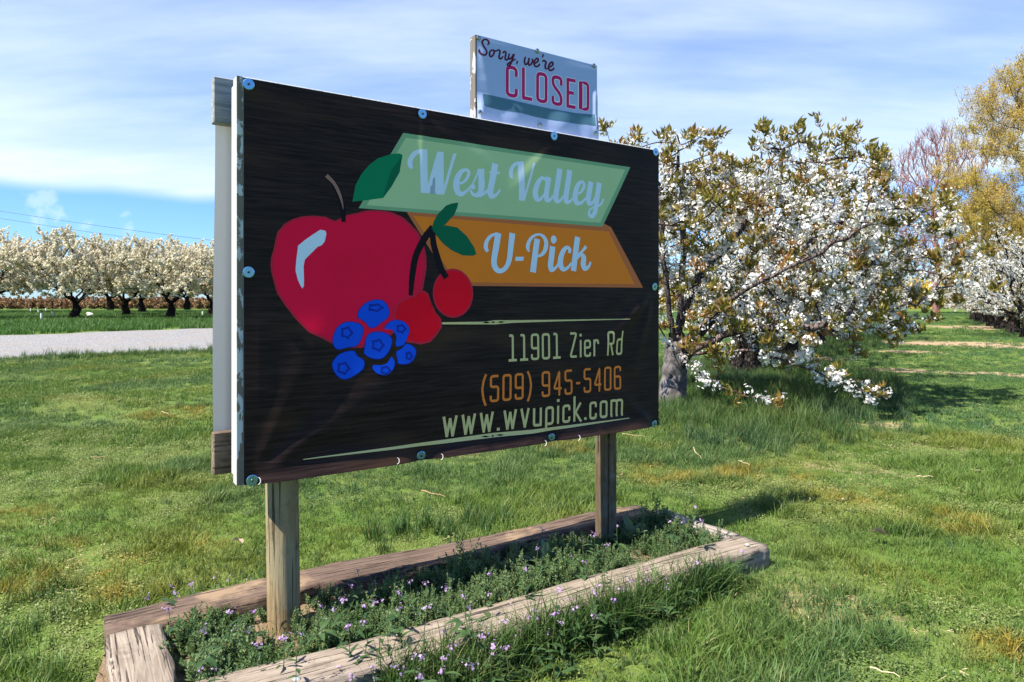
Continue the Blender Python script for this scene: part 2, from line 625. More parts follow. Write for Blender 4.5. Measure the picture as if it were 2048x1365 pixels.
def smooth_path(pts, closed=False, n=8):
    """Catmull-Rom through points of any dimension"""
    P = [np.array(p, float) for p in pts]
    if closed: P = [P[-1]] + P + [P[0], P[1]]
    else: P = [2 * P[0] - P[1]] + P + [2 * P[-1] - P[-2]]
    out = []
    for i in range(1, len(P) - 2):
        for k in range(n):
            t = k / n
            out.append(.5 * ((2 * P[i]) + (-P[i - 1] + P[i + 1]) * t + (2 * P[i - 1] - 5 * P[i] + 4 * P[i + 1] - P[i + 2]) * t * t
                             + (-P[i - 1] + 3 * P[i] - 3 * P[i + 1] + P[i + 2]) * t ** 3))
    if not closed: out.append(P[-2])
    return out


def ribbon(bm, path, off, closed=False):
    """a pen stroke: path of (u, z, half width); each step lies a hair above the last so that no two faces share a plane"""
    P = [np.array(p, float) for p in path]
    n = len(P)
    L, Rr = [], []
    for i in range(n):
        a = P[(i - 1) % n] if closed or i > 0 else P[i]; b = P[(i + 1) % n] if closed or i < n - 1 else P[i]
        t = (b - a)[:2]; t = t / (np.linalg.norm(t) + 1e-9)
        # mitre
        k = 1.0
        if (closed or 0 < i < n - 1):
            t1 = (P[i] - a)[:2]; t2 = (b - P[i])[:2]
            c = t1.dot(t2) / (np.linalg.norm(t1) * np.linalg.norm(t2) + 1e-12)
            k = min(1.6, 1 / math.sqrt(max(.2, (1 + c) / 2)))
        w = P[i][2] * k
        nn = np.array([-t[1], t[0]])
        L.append(P[i][:2] + nn * w); Rr.append(P[i][:2] - nn * w)
    m = n if closed else n - 1
    for i in range(m):
        j = (i + 1) % n
        tmp = bmesh.new()
        vs = [tmp.verts.new((q[0], 0, q[1])) for q in (L[i], L[j], Rr[j], Rr[i])]
        try:
            tmp.faces.new(vs)
        except ValueError:
            tmp.free(); continue
        bmesh.ops.triangulate(tmp, faces=tmp.faces[:])
        tmp.normal_update()
        cut_grid(tmp)
        o = off + 4e-6 * (i % 40)
        merge(bm, tmp, lambda v: o)


def brush(bm, crop, pts, off, b=0.0, n=5):
    """stroke traced as (x, y, full width) in a crop of the photograph, laid on the sign's plane"""
    out = []
    for x, y, w in smooth_path(pts, n=n):
        (a, c), = zpx(crop, [(x, y)])
        u, z = sign_uz(a, c, b)
        h = w / crop[2] * .5
        z2 = sign_uz(a, c + h, b)[1]
        u2 = sign_uz(a + h, c, b)[0]
        out.append((u, z, ((z - z2) + (u2 - u)) * .5, ))
    # widths along and across the page differ: take the true one from the stroke's direction
    res = []
    sp = smooth_path(pts, n=n)
    for i, (x, y, w) in enumerate(sp):
        j, k = min(i + 1, len(sp) - 1), max(i - 1, 0)
        tx, ty = sp[j][0] - sp[k][0], sp[j][1] - sp[k][1]
        l = math.hypot(tx, ty) + 1e-9
        nx, ny = -ty / l * w * .5, tx / l * w * .5
        (a, c), (a2, c2) = zpx(crop, [(x + nx, y + ny), (x - nx, y - ny)])
        p, q = np.array(sign_uz(a, c, b)), np.array(sign_uz(a2, c2, b))
        mid = (p + q) / 2
        res.append((mid[0], mid[1], max(.0008, np.linalg.norm(p - q) / 2)))
    ribbon(bm, res, off)


def area(bm, crop, pts, off, b=0.0, smooth=0, shrink=None):
    if smooth: pts = [tuple(p) for p in smooth_path(pts, closed=True, n=smooth)]
    if shrink:
        cx = sum(p[0] for p in pts) / len(pts); cy = sum(p[1] for p in pts) / len(pts)
        pts = [(cx + (x - cx) * shrink, cy + (y - cy) * shrink) for x, y in pts]
    fill(bm, [sign_uz(x, y, b) for x, y in zpx(crop, pts)], off)


# condensed sign-painter's letters: centre lines on a cap height of 1
GL = {
    '0': (.30, [([(0, 0), (.30, 0), (.30, 1), (0, 1)], 1)]),
    '1': (.30, [([(.0, 1), (.16, 1), (.16, 0)], 0), ([(-.03, 0), (.34, 0)], 0)]),
    '4': (.32, [([(.25, -.045), (.25, 1), (.0, .27), (.35, .27)], 0)]),
    '5': (.30, [([(.31, 1), (0, 1), (0, .57), (.30, .57), (.30, 0), (0, 0), (0, .22)], 0)]),
    '6': (.30, [([(.30, .80), (.30, 1), (0, 1), (0, 0), (.30, 0), (.30, .56), (.0, .56)], 0)]),
    '9': (.30, [([(0, .20), (0, 0), (.30, 0), (.30, 1), (0, 1), (0, .44), (.30, .44)], 0)]),
    '(': (.13, [([(.15, 1.1), (.05, .85), (0, .5), (.05, .12), (.15, -.16)], 0)]),
    ')': (.13, [([(0, 1.1), (.10, .85), (.15, .5), (.10, .12), (0, -.16)], 0)]),
    '-': (.20, [([(0, .42), (.20, .42)], 0)]),
    'Z': (.31, [([(0, 1), (.31, 1), (0, 0), (.32, 0)], 0)]),
    'i': (.0, [([(0, -.045), (0, .70)], 0), ([(0, .86), (0, .97)], 2)]),
    'e': (.27, [([(.27, .14), (.27, 0), (0, 0), (0, .66), (.27, .66), (.27, .36), (.0, .36)], 0)]),
    'r': (.20, [([(0, -.045), (0, .70)], 0), ([(0, .50), (.04, .66), (.20, .66), (.20, .50)], 0)]),
    'R': (.30, [([(0, -.045), (0, 1), (.29, 1), (.29, .48), (.0, .48)], 0), ([(.14, .48), (.30, -.045)], 0)]),
    'd': (.27, [([(.27, 1.045), (.27, 0), (0, 0), (0, .66), (.27, .66)], 0)]),
    'w': (.42, [([(0, .70), (.11, 0), (.21, .62), (.31, 0), (.42, .70)], 3)]),
    'v': (.27, [([(0, .70), (.135, 0), (.27, .70)], 3)]),
    'u': (.27, [([(0, .70), (0, 0), (.27, 0)], 0), ([(.27, .70), (.27, -.045)], 0)]),
    'p': (.27, [([(0, -.28), (0, .66), (.27, .66), (.27, 0), (.0, 0)], 0)]),
    'c': (.26, [([(.26, .46), (.26, .66), (0, .66), (0, 0), (.26, 0), (.26, .2)], 0)]),
    'k': (.27, [([(0, -.045), (0, 1.02)], 0), ([(.26, .70), (.05, .34), (.29, -.045)], 3)]),
    'o': (.28, [([(0, 0), (.28, 0), (.28, .66), (0, .66)], 1)]),
    'm': (.50, [([(0, -.045), (0, .70)], 0), ([(0, .66), (.25, .66), (.25, -.045)], 0), ([(.25, .66), (.50, .66), (.50, -.045)], 0)]),
    '.': (.0, [([(0, -.03), (0, .08)], 2)]),
    ' ': (.10, []),
    'C': (.29, [([(.29, .70), (.29, 1), (0, 1), (0, 0), (.29, 0), (.29, .27)], 0)]),
    'L': (.24, [([(0, 1.05), (0, 0), (.26, 0)], 3)]),
    'O': (.29, [([(0, 0), (.29, 0), (.29, 1), (0, 1)], 1)]),
    'S': (.29, [([(.29, .72), (.29, 1), (0, 1), (0, .70), (.29, .34), (.29, 0), (0, 0), (0, .28)], 0)]),
    'E': (.23, [([(.25, 1), (0, 1), (0, 0), (.25, 0)], 3), ([(0, .52), (.21, .52)], 0)]),
    'D': (.27, [([(0, 0), (.27, 0), (.27, 1), (0, 1)], 4)]),
}


def round_corners(pts, r, closed, keep=()):
    out, n = [], len(pts)
    for i, p in enumerate(pts):
        p = np.array(p, float)
        if (not closed and i in (0, n - 1)) or i in keep:
            out.append(p); continue
        a = np.array(pts[i - 1], float); b = np.array(pts[(i + 1) % n], float)
        la, lb = np.linalg.norm(a - p), np.linalg.norm(b - p)
        k = min(r, la * .45, lb * .45)
        pa, pb = p + (a - p) / la * k, p + (b - p) / lb * k
        for t in (0, .25, .5, .75, 1): out.append(pa * (1 - t) ** 2 + 2 * p * t * (1 - t) + pb * t * t)
    return out


def text_line(new, label, txt, bl, tl, br, T, gap, b=0.0, hk=1.0, rad=.10):
    """letters between the photo points bottom-left, top-left and bottom-right; each word is one print made by new()"""
    pr = new(); off = pr.off; word = []
    u0, z0 = sign_uz(*bl, b); _, z1 = sign_uz(*tl, b); u1, z2 = sign_uz(*br, b)
    H = (z1 - z0) / hk
    total = sum(GL[c][0] + (gap + T) for c in txt) - gap
    total = max(total, .01)
    sx = (u1 - u0) / (total)
    h = H - H * T
    x = T / 2
    for c in txt:
        w, st = GL[c]
        if c == ' ':
            pr.done(label % ''.join(word)); pr = new(); off = pr.off; word = []
        else: word.append(c)
        for path, mode in st:
            q = path
            if mode in (0, 1): q = round_corners(path, rad, mode == 1)
            if mode == 4: q = round_corners(path, rad, True, keep=(0, 3))
            pts = []
            for gx, gy in q:
                uu = u0 + (x + gx) * sx
                vv = z0 + H * T / 2 + gy * h + (z2 - z0) * (uu - u0) / (u1 - u0)
                pts.append((uu, vv, H * T / 2 * (1.25 if mode == 2 else 1.0)))
            if mode == 3:
                for a, b_ in zip(pts, pts[1:]):
                    a, b_ = np.array(a), np.array(b_)
                    e = (b_ - a)[:2] / np.linalg.norm((b_ - a)[:2]) * H * T * .32
                    e = np.array([e[0], e[1], 0])
                    ribbon(pr.bm, [a - e * (0 if a is pts[0] else 1), b_ + e], off)
                    off += 1.2e-5
            else:
                ribbon(pr.bm, pts, off, closed=mode in (1, 4))
            off += 1.05e-5
        x += w + gap + T
    pr.done(label % ''.join(word) if word else None)


sign = empty('roadside_sign', (SIGN_O[0], SIGN_O[1], 0), SIGN_RZ)
tag(sign, 'large farm sign with a dark fruit banner on two wooden posts', 'sign')

# two posts between the front and back frames
post_spec = [((566, 1285), 965, .0525, 'post', (-.016, 0)), ((1212, 1062), 870, .0475, 'post_dark', (0, 0))]
for (bx, by), topy, rad, mk, lean in post_spec:
    r = np.array([(bx - 1024) / F, 1.0]); O = SIGN_O - NRM * .099
    t = O.dot(NRM) / r.dot(NRM); pu = (r * t - O).dot(D)
    bm = bmesh.new()
    nz, na = 60, 28
    rings = []
    for i in range(nz + 1):
        z = -.08 + (ZT - .12 + .08) * i / nz
        ring = []
        for j in range(na):
            a = 2 * math.pi * j / na
            rr = rad * (1 + .02 * math.sin(3 * a + z * 2) + .012 * math.sin(7 * a + 1.3) + random.uniform(-.006, .006))
            if mk == 'post_dark' and j == 19: rr *= .80 + .08 * math.sin(z * 9)
            if mk == 'post' and j in (24, ): rr *= .93
            ring.append(bm.verts.new((pu + math.cos(a) * rr + lean[0] * (z - .3), .099 + math.sin(a) * rr, z)))
        rings.append(ring)
    for i in range(nz):
        for j in range(na):
            bm.faces.new((rings[i][j], rings[i][(j + 1) % na], rings[i + 1][(j + 1) % na], rings[i + 1][j]))
    bm.faces.new(rings[-1])
    from_bm('post', bm, MAT[mk], sign, smooth=True)

# front board (painted ply) and the frame behind it
bm = bmesh.new(); bm_box(bm, U0, U1 + .008, 0, .045, ZB, ZT, .003)
fb = from_bm('front_board', bm, MAT['white'], sign)
bm = bmesh.new(); bm_box(bm, U0 + .0006, -.002, -.0025, .0, ZB + .002, ZT - .002)
from_bm('painted_edge_strip', bm, MAT['flaking'], fb)
ZT2 = CAM_H + (HZ - 172) / F * 2.15
for (a0, a1, c0, c1) in ((U0 + .004, U0 + .07, ZB + .02, ZT2), (U1 - .06, U1, ZB + .02, ZT2), (U0 + .073, U1 - .063, ZT2 - .07, ZT2 - .001), (U0 + .073, U1 - .063, ZB + .021, ZB + .09)):
    bm = bmesh.new(); bm_box(bm, a0, a1, .047, .089, c0, c1, .003)
    from_bm('frame_batten', bm, MAT['white'], sign)
# back rails, sticking out past the board on the left
O2 = SIGN_O - NRM * .153


def rail_z(py): return CAM_H + (HZ - py) / F * 2.235


ru0 = sign_uz(427, 300, .153)[0]
for (za, zb_, mk) in ((rail_z(252), rail_z(160), 'rail_white'), (rail_z(945), rail_z(862), 'rail')):
    bm = bmesh.new(); bm_box(bm, ru0, U1 - .03, .153, .188, za, zb_, .003)
    rl = from_bm('back_rail', bm, MAT[mk], sign)
# the banner of the far side, seen from behind between the rails
bm = bmesh.new()
us = np.linspace(ru0 + .012, U1 - .05, 60); zs = np.linspace(rail_z(900), rail_z(200), 50)
g = [[bm.verts.new((u + .004 * math.sin(z * 4 + 1) , .197 + .006 * math.sin((u - us[0]) * 9) * math.sin(z * 3.1) + .012 * max(0, .06 - (u - us[0])) / .06, z)) for z in zs] for u in us]
for i in range(len(us) - 1):
    for j in range(len(zs) - 1):
        bm.faces.new((g[i][j], g[i + 1][j], g[i + 1][j + 1], g[i][j + 1]))
from_bm('rear_banner', bm, MAT['canvas'], sign, smooth=True)
bm = bmesh.new(); bm_box(bm, ru0 + .05, U1 - .06, .209, .219, rail_z(940), rail_z(164))
from_bm('rear_board', bm, MAT['white'], sign)

banner = sheet('banner', 0.0, U1, ZB + .001, ZT - .006, banner_disp, .0045, MAT['banner'], sign)


class Print:
    """one layer of ink on the banner"""
    def __init__(self, name, key, lay, parent=None, disp=banner_disp, base=.0045):
        self.bm, self.name, self.key, self.off, self.parent, self.disp, self.base = bmesh.new(), name, key, 1.6e-4 * lay, parent or banner, disp, base

    def done(self, label=None):
        o = finish_sheet(self.name, self.bm, self.disp, self.base, INK[self.key], self.parent)
        if label: o['label'] = label
        return o


# -- ribbons
p = Print('orange_ribbon', 'orange_rim', 1); area(p.bm, C_P, [(478, 578), (1740, 660), (1795, 688), (1998, 1075), (780, 1062)], p.off); p.done()
p = Print('orange_ribbon_face', 'orange', 2); area(p.bm, C_P, [(528, 615), (1780, 715), (1942, 1052), (800, 1040)], p.off); p.done()
p = Print('green_ribbon', 'sage_rim', 3); area(p.bm, C_P, [(462, 87), (1917, 305), (1740, 685), (178, 567)], p.off); p.done()
p = Print('green_ribbon_face', 'sage', 4); area(p.bm, C_P, [(478, 118), (1885, 322), (1725, 660), (230, 548)], p.off); p.done()

# -- West Valley
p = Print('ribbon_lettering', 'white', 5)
o = p.off
area(p.bm, C_W, [(220, 550), (190, 545), (160, 530), (133, 495), (122, 450), (122, 410), (132, 370), (150, 325), (180, 275), (215, 238), (250, 212), (300, 192), (350, 185), (485, 187),
                 (495, 850), (680, 225), (795, 235), (806, 870), (975, 260), (1038, 263), (810, 1025), (680, 1018), (668, 490), (505, 998), (370, 995), (345, 262), (310, 280), (275, 305),
                 (245, 340), (222, 390), (210, 450), (208, 510)], o)
brush(p.bm, C_W, [(1095, 820, 45), (1180, 785, 50), (1245, 700, 60), (1268, 610, 60), (1215, 562, 55), (1130, 600, 85), (1060, 710, 108), (1035, 850, 120), (1065, 970, 110), (1140, 1012, 85), (1220, 965, 50), (1300, 880, 36), (1370, 770, 32), (1450, 560, 34)], o + 2e-5)
brush(p.bm, C_W, [(1490, 545, 128), (1497, 680, 112), (1508, 830, 118), (1490, 970, 105), (1420, 1035, 82), (1340, 1010, 55), (1296, 930, 40)], o + 4e-5)
brush(p.bm, C_W, [(1345, 835, 40), (1350, 880, 78), (1335, 920, 45)], o + 6e-5)
brush(p.bm, C_W, [(1470, 1060, 40), (1560, 1000, 50), (1650, 910, 40)], o + 7e-5)
brush(p.bm, C_W, [(1755, 450, 118), (1722, 650, 118), (1685, 850, 112), (1665, 970, 112), (1698, 1052, 95), (1775, 1030, 55), (1850, 930, 34)], o + 9e-5)
brush(p.bm, C_W, [(1648, 606, 44), (1742, 614, 44), (1842, 622, 44)], o + 11e-5)
p.done('pale script lettering reading West')
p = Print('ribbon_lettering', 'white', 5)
area(p.bm, C_V, [(222, 455), (190, 447), (165, 428), (150, 395), (147, 350), (153, 300), (168, 250), (195, 205), (230, 168), (270, 142), (310, 130), (425, 127), (447, 710), (595, 155), (640, 160), (445, 862), (335, 855), (318, 188), (290, 205), (262, 230), (240, 265), (227, 310), (220, 370)], o)
brush(p.bm, C_V, [(838, 470, 50), (770, 436, 62), (705, 500, 85), (655, 620, 98), (642, 740, 100), (680, 830, 92), (745, 825, 52), (805, 740, 36)], o + 2e-5)
brush(p.bm, C_V, [(890, 420, 95), (868, 580, 95), (846, 750, 95), (868, 845, 88), (930, 832, 50), (975, 755, 34)], o + 4e-5)
brush(p.bm, C_V, [(1095, 265, 98), (1058, 540, 98), (1026, 760, 98), (1045, 860, 90), (1110, 852, 50), (1165, 770, 34)], o + 6e-5)
brush(p.bm, C_V, [(1280, 288, 98), (1243, 570, 98), (1212, 780, 98), (1235, 876, 90), (1300, 866, 50), (1350, 790, 32)], o + 8e-5)
brush(p.bm, C_V, [(1425, 730, 38), (1490, 700, 46), (1545, 610, 55), (1545, 540, 52), (1492, 508, 60), (1430, 580, 80), (1388, 720, 95), (1388, 830, 95), (1430, 902, 85), (1510, 890, 55), (1592, 800, 34)], o + 10e-5)
brush(p.bm, C_V, [(1678, 505, 95), (1648, 690, 95), (1630, 830, 92), (1660, 912, 82), (1720, 880, 46), (1775, 750, 36)], o + 12e-5)
brush(p.bm, C_V, [(1835, 523, 95), (1800, 750, 92), (1775, 950, 85), (1755, 1070, 82), (1700, 1150, 72), (1648, 1110, 50), (1660, 1030, 38), (1725, 980, 36), (1830, 950, 38), (1885, 890, 35), (1912, 820, 30)], o + 14e-5)
p.done('pale script lettering reading Valley')
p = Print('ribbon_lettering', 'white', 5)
# -- U-Pick
brush(p.bm, C_U, [(112, 462, 46), (80, 380, 72), (110, 265, 62), (190, 182, 52), (300, 158, 45)], o)
brush(p.bm, C_U, [(298, 142, 105), (256, 390, 102), (216, 620, 96), (245, 745, 95), (325, 790, 82), (415, 735, 75), (478, 600, 85), (512, 350, 95), (538, 145, 102)], o + 2e-5)
area(p.bm, C_U, [(590, 548), (732, 548), (722, 615), (580, 620)], o)
brush(p.bm, C_U, [(965, 242, 98), (925, 520, 98), (886, 812, 102)], o + 4e-5)
brush(p.bm, C_U, [(822, 462, 30), (800, 375, 66), (838, 262, 56), (910, 190, 46), (1000, 167, 40), (1080, 212, 56), (1120, 310, 72), (1100, 430, 70), (1040, 510, 56), (960, 542, 32)], o + 6e-5)
area(p.bm, C_U, [(1250 + 50 * math.cos(a), 253 + 70 * math.sin(a)) for a in np.linspace(0, 2 * math.pi, 20, endpoint=False)], o)
brush(p.bm, C_U, [(1232, 370, 95), (1211, 550, 95), (1192, 690, 92), (1215, 768, 80), (1280, 735, 45), (1325, 670, 34)], o + 2e-5)
brush(p.bm, C_U, [(1515, 482, 46), (1525, 425, 56), (1480, 386, 56), (1420, 440, 76), (1372, 560, 90), (1365, 680, 92), (1410, 758, 78), (1480, 740, 50), (1560, 650, 40)], o + 8e-5)
brush(p.bm, C_U, [(1660, 208, 92), (1622, 500, 92), (1585, 790, 92)], o + 10e-5)
brush(p.bm, C_U, [(1805, 370, 55), (1740, 450, 42), (1655, 535, 48)], o + 12e-5)
brush(p.bm, C_U, [(1650, 572, 40), (1712, 512, 56), (1762, 560, 82), (1755, 680, 88), (1788, 750, 75), (1848, 710, 46), (1880, 635, 30)], o + 14e-5)
p.done('pale script lettering reading U-Pick')

# -- apple
ap = [(810, 660), (700, 610), (560, 597), (430, 605), (310, 640), (215, 700), (140, 790), (118, 880), (100, 980), (70, 1080), (60, 1170), (70, 1260)]
ap = zpx(C_F, ap) + zpx(C_B, [(75, 0), (110, 130), (190, 250), (300, 390), (410, 500), (540, 560), (640, 612), (760, 642), (900, 648), (1050, 610), (1200, 520), (1330, 380), (1440, 200), (1495, 90)]) \
    + zpx(C_F, [(1880, 1210), (1878, 1080), (1850, 930), (1790, 800), (1700, 700), (1600, 612), (1480, 560), (1400, 542), (1300, 535), (1180, 537), (1060, 567), (945, 590), (880, 625)])
ID = (0, 0, 1)
p = Print('apple', 'apple_rim', 1); area(p.bm, ID, ap, p.off); p.done()
p = Print('apple_face', 'apple', 2); area(p.bm, ID, ap, p.off, shrink=.965); p.done()
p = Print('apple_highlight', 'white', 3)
area(p.bm, ID, zpx(C_F, [(640, 762), (700, 775), (710, 810), (690, 900), (655, 945), (610, 960), (540, 1030), (460, 1110), (445, 1190), (450, 1346)]) + zpx(C_B, [(365, 60), (350, 82), (330, 50), (308, 0)])
     + zpx(C_F, [(352, 1240), (360, 1120), (376, 1000), (380, 950), (450, 890), (550, 820)]), p.off); p.done()
p = Print('apple_stem', 'stem', 3); brush(p.bm, C_F, [(712, 125, 62), (800, 220, 66), (868, 370, 66), (900, 520, 64), (912, 672, 50)], p.off); p.done()
p = Print('apple_stem_face', 'stem_light', 4); brush(p.bm, C_F, [(713, 128, 46), (800, 218, 38), (858, 330, 36), (893, 440, 22), (906, 525, 6)], p.off); p.done()
p = Print('apple_leaf', 'leaf', 5); area(p.bm, C_L, [(828, 940), (845, 850), (880, 785), (920, 740), (965, 705), (1040, 680), (1085, 677), (1100, 685), (1085, 780), (1040, 860), (995, 920), (920, 930)], p.off); p.done()
p = Print('apple_leaf_shade', 'leaf_dark', 6); area(p.bm, C_L, [(995, 920), (1010, 860), (1040, 770), (1100, 688), (1085, 780), (1040, 860)], p.off); p.done()
# -- cherries
pear = [(1365, 160), (1430, 142), (1438, 112), (1475, 102), (1510, 105), (1545, 135), (1562, 190), (1572, 245), (1615, 315), (1662, 372), (1668, 450), (1622, 520), (1560, 590), (1470, 615), (1390, 600), (1320, 590), (1245, 480), (1215, 350), (1235, 240), (1295, 190)]
p = Print('cherry', 'cherry_rim', 3); area(p.bm, C_B, pear, p.off); p.done()
p = Print('cherry', 'cherry_rim', 3)
ell = [(778 + 128 * math.cos(a), 1110 + 157 * math.sin(a)) for a in np.linspace(0, 2 * math.pi, 40, endpoint=False)]
area(p.bm, C_P, ell, p.off); p.done()
p = Print('cherry_face', 'cherry', 4); area(p.bm, C_B, pear, p.off, shrink=.92); p.done(); p = Print('cherry_face', 'cherry', 4); area(p.bm, C_P, ell, p.off, shrink=.92); p.done()
p = Print('cherry_stem', 'stem', 5)
brush(p.bm, C_P, [(655, 690, 46), (600, 760, 44), (545, 870, 40), (522, 990, 38), (510, 1125, 26)], p.off)
brush(p.bm, C_P, [(652, 695, 38), (655, 780, 38), (680, 880, 40), (708, 960, 38), (738, 1012, 38)], p.off + 5e-5); p.done()
p = Print('cherry_leaf', 'leaf_dark', 6)
area(p.bm, C_P, [(645, 700), (660, 650), (690, 600), (740, 550), (775, 537), (817, 530), (812, 560), (790, 610), (735, 670), (690, 705)], p.off); p.done()
p = Print('cherry_leaf', 'leaf_dark', 6)
area(p.bm, C_P, [(650, 706), (735, 676), (810, 690), (870, 745), (915, 815), (930, 860), (905, 872), (840, 868), (770, 835), (715, 790), (680, 735)], p.off + 3e-5); p.done()
# -- blueberries
BB = [[(1050, 187), (1110, 192), (1160, 240), (1178, 300), (1165, 360), (1100, 410), (1040, 455), (985, 458), (950, 410), (875, 360), (880, 300), (930, 235), (990, 200)],
      [(770, 397), (870, 405), (930, 450), (920, 540), (870, 630), (780, 645), (690, 668), (640, 630), (632, 560), (660, 480), (700, 430)],
      [(1060, 490), (1130, 500), (1190, 540), (1203, 590), (1180, 660), (1140, 720), (1080, 757), (990, 745), (925, 700), (940, 650), (945, 570), (980, 510)],
      [(1120, 465), (1160, 410), (1210, 382), (1290, 385), (1350, 430), (1365, 490), (1340, 560), (1310, 620), (1245, 640), (1230, 610), (1240, 550), (1215, 490), (1180, 470)],
      [(1330, 605), (1390, 625), (1425, 670), (1415, 730), (1370, 790), (1290, 805), (1245, 790), (1250, 730), (1230, 685), (1290, 650)],
      [(840, 672), (870, 720), (935, 765), (935, 830), (890, 880), (800, 935), (730, 948), (670, 910), (630, 840), (630, 780), (690, 710), (760, 680)],
      [(1190, 728), (1222, 770), (1215, 830), (1170, 890), (1110, 907), (1040, 885), (1005, 835), (1020, 808), (1080, 812), (1150, 790)]]
for q in BB:
    p = Print('blueberry', 'blue_rim', 5); area(p.bm, C_B, q, p.off, smooth=2); p.done()
    p = Print('blueberry_face', 'blue', 6); area(p.bm, C_B, q, p.off, smooth=2, shrink=.95); p.done()
for (cx, cy, sx, sy, rr) in ((1045, 265, 1.3, .62, 55), (770, 502, 1, 1, 55), (1062, 620, 1, 1, 56), (1285, 465, .8, .75, 52), (1355, 722, .6, .75, 50), (735, 840, 1.05, 1.05, 55), (1130, 858, .9, .75, 52)):
    p = Print('blueberry_star', 'blue_mark', 7)
    pts = []
    for i in range(10):
        a = math.pi / 5 * i - 1.2
        rad = rr if i % 2 == 0 else rr * .72
        pts.append((cx + rad * sx * math.cos(a), cy + rad * sy * math.sin(a), 20))
    pts.append(pts[0])
    res = []
    for x, y, w in pts:
        (a, c), = zpx(C_B, [(x, y)]); u, z = sign_uz(a, c); res.append((u, z, .0035))
    ribbon(p.bm, res, p.off)
    p.done()
# -- rules and lettering
p = Print('rule', 'olive', 2)
area(p.bm, C_T, [(78, 322), (400, 317), (480, 306), (620, 308), (1000, 302), (1500, 295), (1500, 300), (1000, 314), (620, 326), (480, 338), (78, 337)], p.off); p.done()
p = Print('rule', 'olive', 2)
area(p.bm, ID, [(604, 917.3), (860, 882.5), (985, 865.5), (1060, 859), (1255, 835.2), (1255, 836.6), (1060, 866.5), (990, 873.5), (860, 889.5), (604, 918.8)], p.off); p.done()
p = Print('rule_diamond', 'stem', 3)
p.bm.free()
for (dx, dy, w) in ((465, 321, 16), (413, 323, 30), (525, 320, 30), (465, 1181, 14), (410, 1186, 34), (520, 1174, 34)):
    p = Print('rule_diamond', 'stem', 3)
    area(p.bm, C_T, [(dx - w, dy + 1), (dx, dy - 7), (dx + w, dy - 1), (dx, dy + 7)], p.off)
    p.done()
text_line(lambda: Print('address_lettering', 'olive', 4), 'pale olive lettering reading %s', '11901 Zier Rd', (1012.4, 723.5), (1012.4, 669.0), (1242.4, 709.8), .092, .125)
text_line(lambda: Print('phone_lettering', 'text_orange', 4), 'orange lettering reading %s', '(509) 945-5406', (958, 806.5), (958, 751.5), (1240.5, 778.9), .092, .125)
text_line(lambda: Print('web_lettering', 'olive', 4), 'pale olive lettering reading %s', 'www.wvupick.com', (882, 876), (882, 834), (1243.5, 831.4), .10, .125, hk=.70)


def disc(bm, c, r, h, n=20, dome=0.0):
    """a low button facing -y (out of the sign)"""
    x, y, z = c
    prof = [(r, 0), (r, h * .6), (r * .88, h)] + ([(r * .6, h + dome * .7)] if dome else []) + [(0.0, h + dome)]
    prev = None
    for rr, hh in prof:
        ring = [bm.verts.new((x + rr * math.cos(2 * math.pi * k / n), y - hh, z + rr * math.sin(2 * math.pi * k / n))) for k in range(n)] if rr > 0 else [bm.verts.new((x, y - hh, z))]
        if prev:
            for k in range(n):
                if len(ring) > 1: bm.faces.new((prev[k], ring[k], ring[(k + 1) % n], prev[(k + 1) % n]))
                else: bm.faces.new((prev[k], ring[0], prev[(k + 1) % n]))
        prev = ring
    bmesh.ops.recalc_face_normals(bm, faces=bm.faces[:])


bm = bmesh.new(); disc(bm, (0, 0, 0), .0175, .003, 24)
ME_W = bpy.data.meshes.new('washer'); bm.to_mesh(ME_W); bm.free(); ME_W.materials.append(MAT['washer'])
bm = bmesh.new(); disc(bm, (0, -.0031, 0), .0042, .002, 10, .001)
ME_S = bpy.data.meshes.new('screw'); bm.to_mesh(ME_S); bm.free(); ME_S.materials.append(MAT['screw'])
for wu, wz in WASH:
    w = link('washer', ME_W, sign, loc=(wu, -.0065 - float(banner_disp(np.array([wu]), np.array([wz]))[0]), wz), rot=(R(random.uniform(-7, 7)), 0, R(random.uniform(-6, 6))))
    link('screw', ME_S, w)
# cord ends looped through the eyelets of the lower hem
for (cx, cy) in ((516, 960), (789, 919), (876, 911), (1081, 884), (1147, 873)):
    cu, cz = sign_uz(cx, cy)
    bm = bmesh.new(); prev = None
    y0 = -.008 - float(banner_disp(np.array([cu]), np.array([cz]))[0])
    for k in range(9):
        a = -1.4 + 2.7 * k / 8
        c = Vector((cu - .004 + .0075 * math.cos(a), y0 - .005 * math.cos(a), cz + .011 * math.sin(a)))
        ring = [bm.verts.new(c + Vector((.0016 * math.cos(q), .0016 * math.sin(q), 0))) for q in np.linspace(0, 2 * math.pi, 6, endpoint=False)]
        if prev:
            for j in range(6): bm.faces.new((prev[j], prev[(j + 1) % 6], ring[(j + 1) % 6], ring[j]))
        prev = ring
    from_bm('tie_cord', bm, MAT['cord'], sign, smooth=True)

# ------------------------------------------------------------------ the small CLOSED sign standing on the frame behind the big board
CB = .049
cu0, cz0 = sign_uz(950, 69, CB); cu1, _ = sign_uz(1193, 128, CB)
cz_b = ZT2 + .001
closed = empty('closed_sign', (SIGN_O[0], SIGN_O[1], 0), SIGN_RZ)
tag(closed, 'small white and red closed notice board standing above the big sign', 'sign')
bm = bmesh.new(); bm_box(bm, cu0, cu1, CB, CB + .038, cz_b, cz0, .002)
from_bm('backing_board', bm, MAT['flaking'], closed)


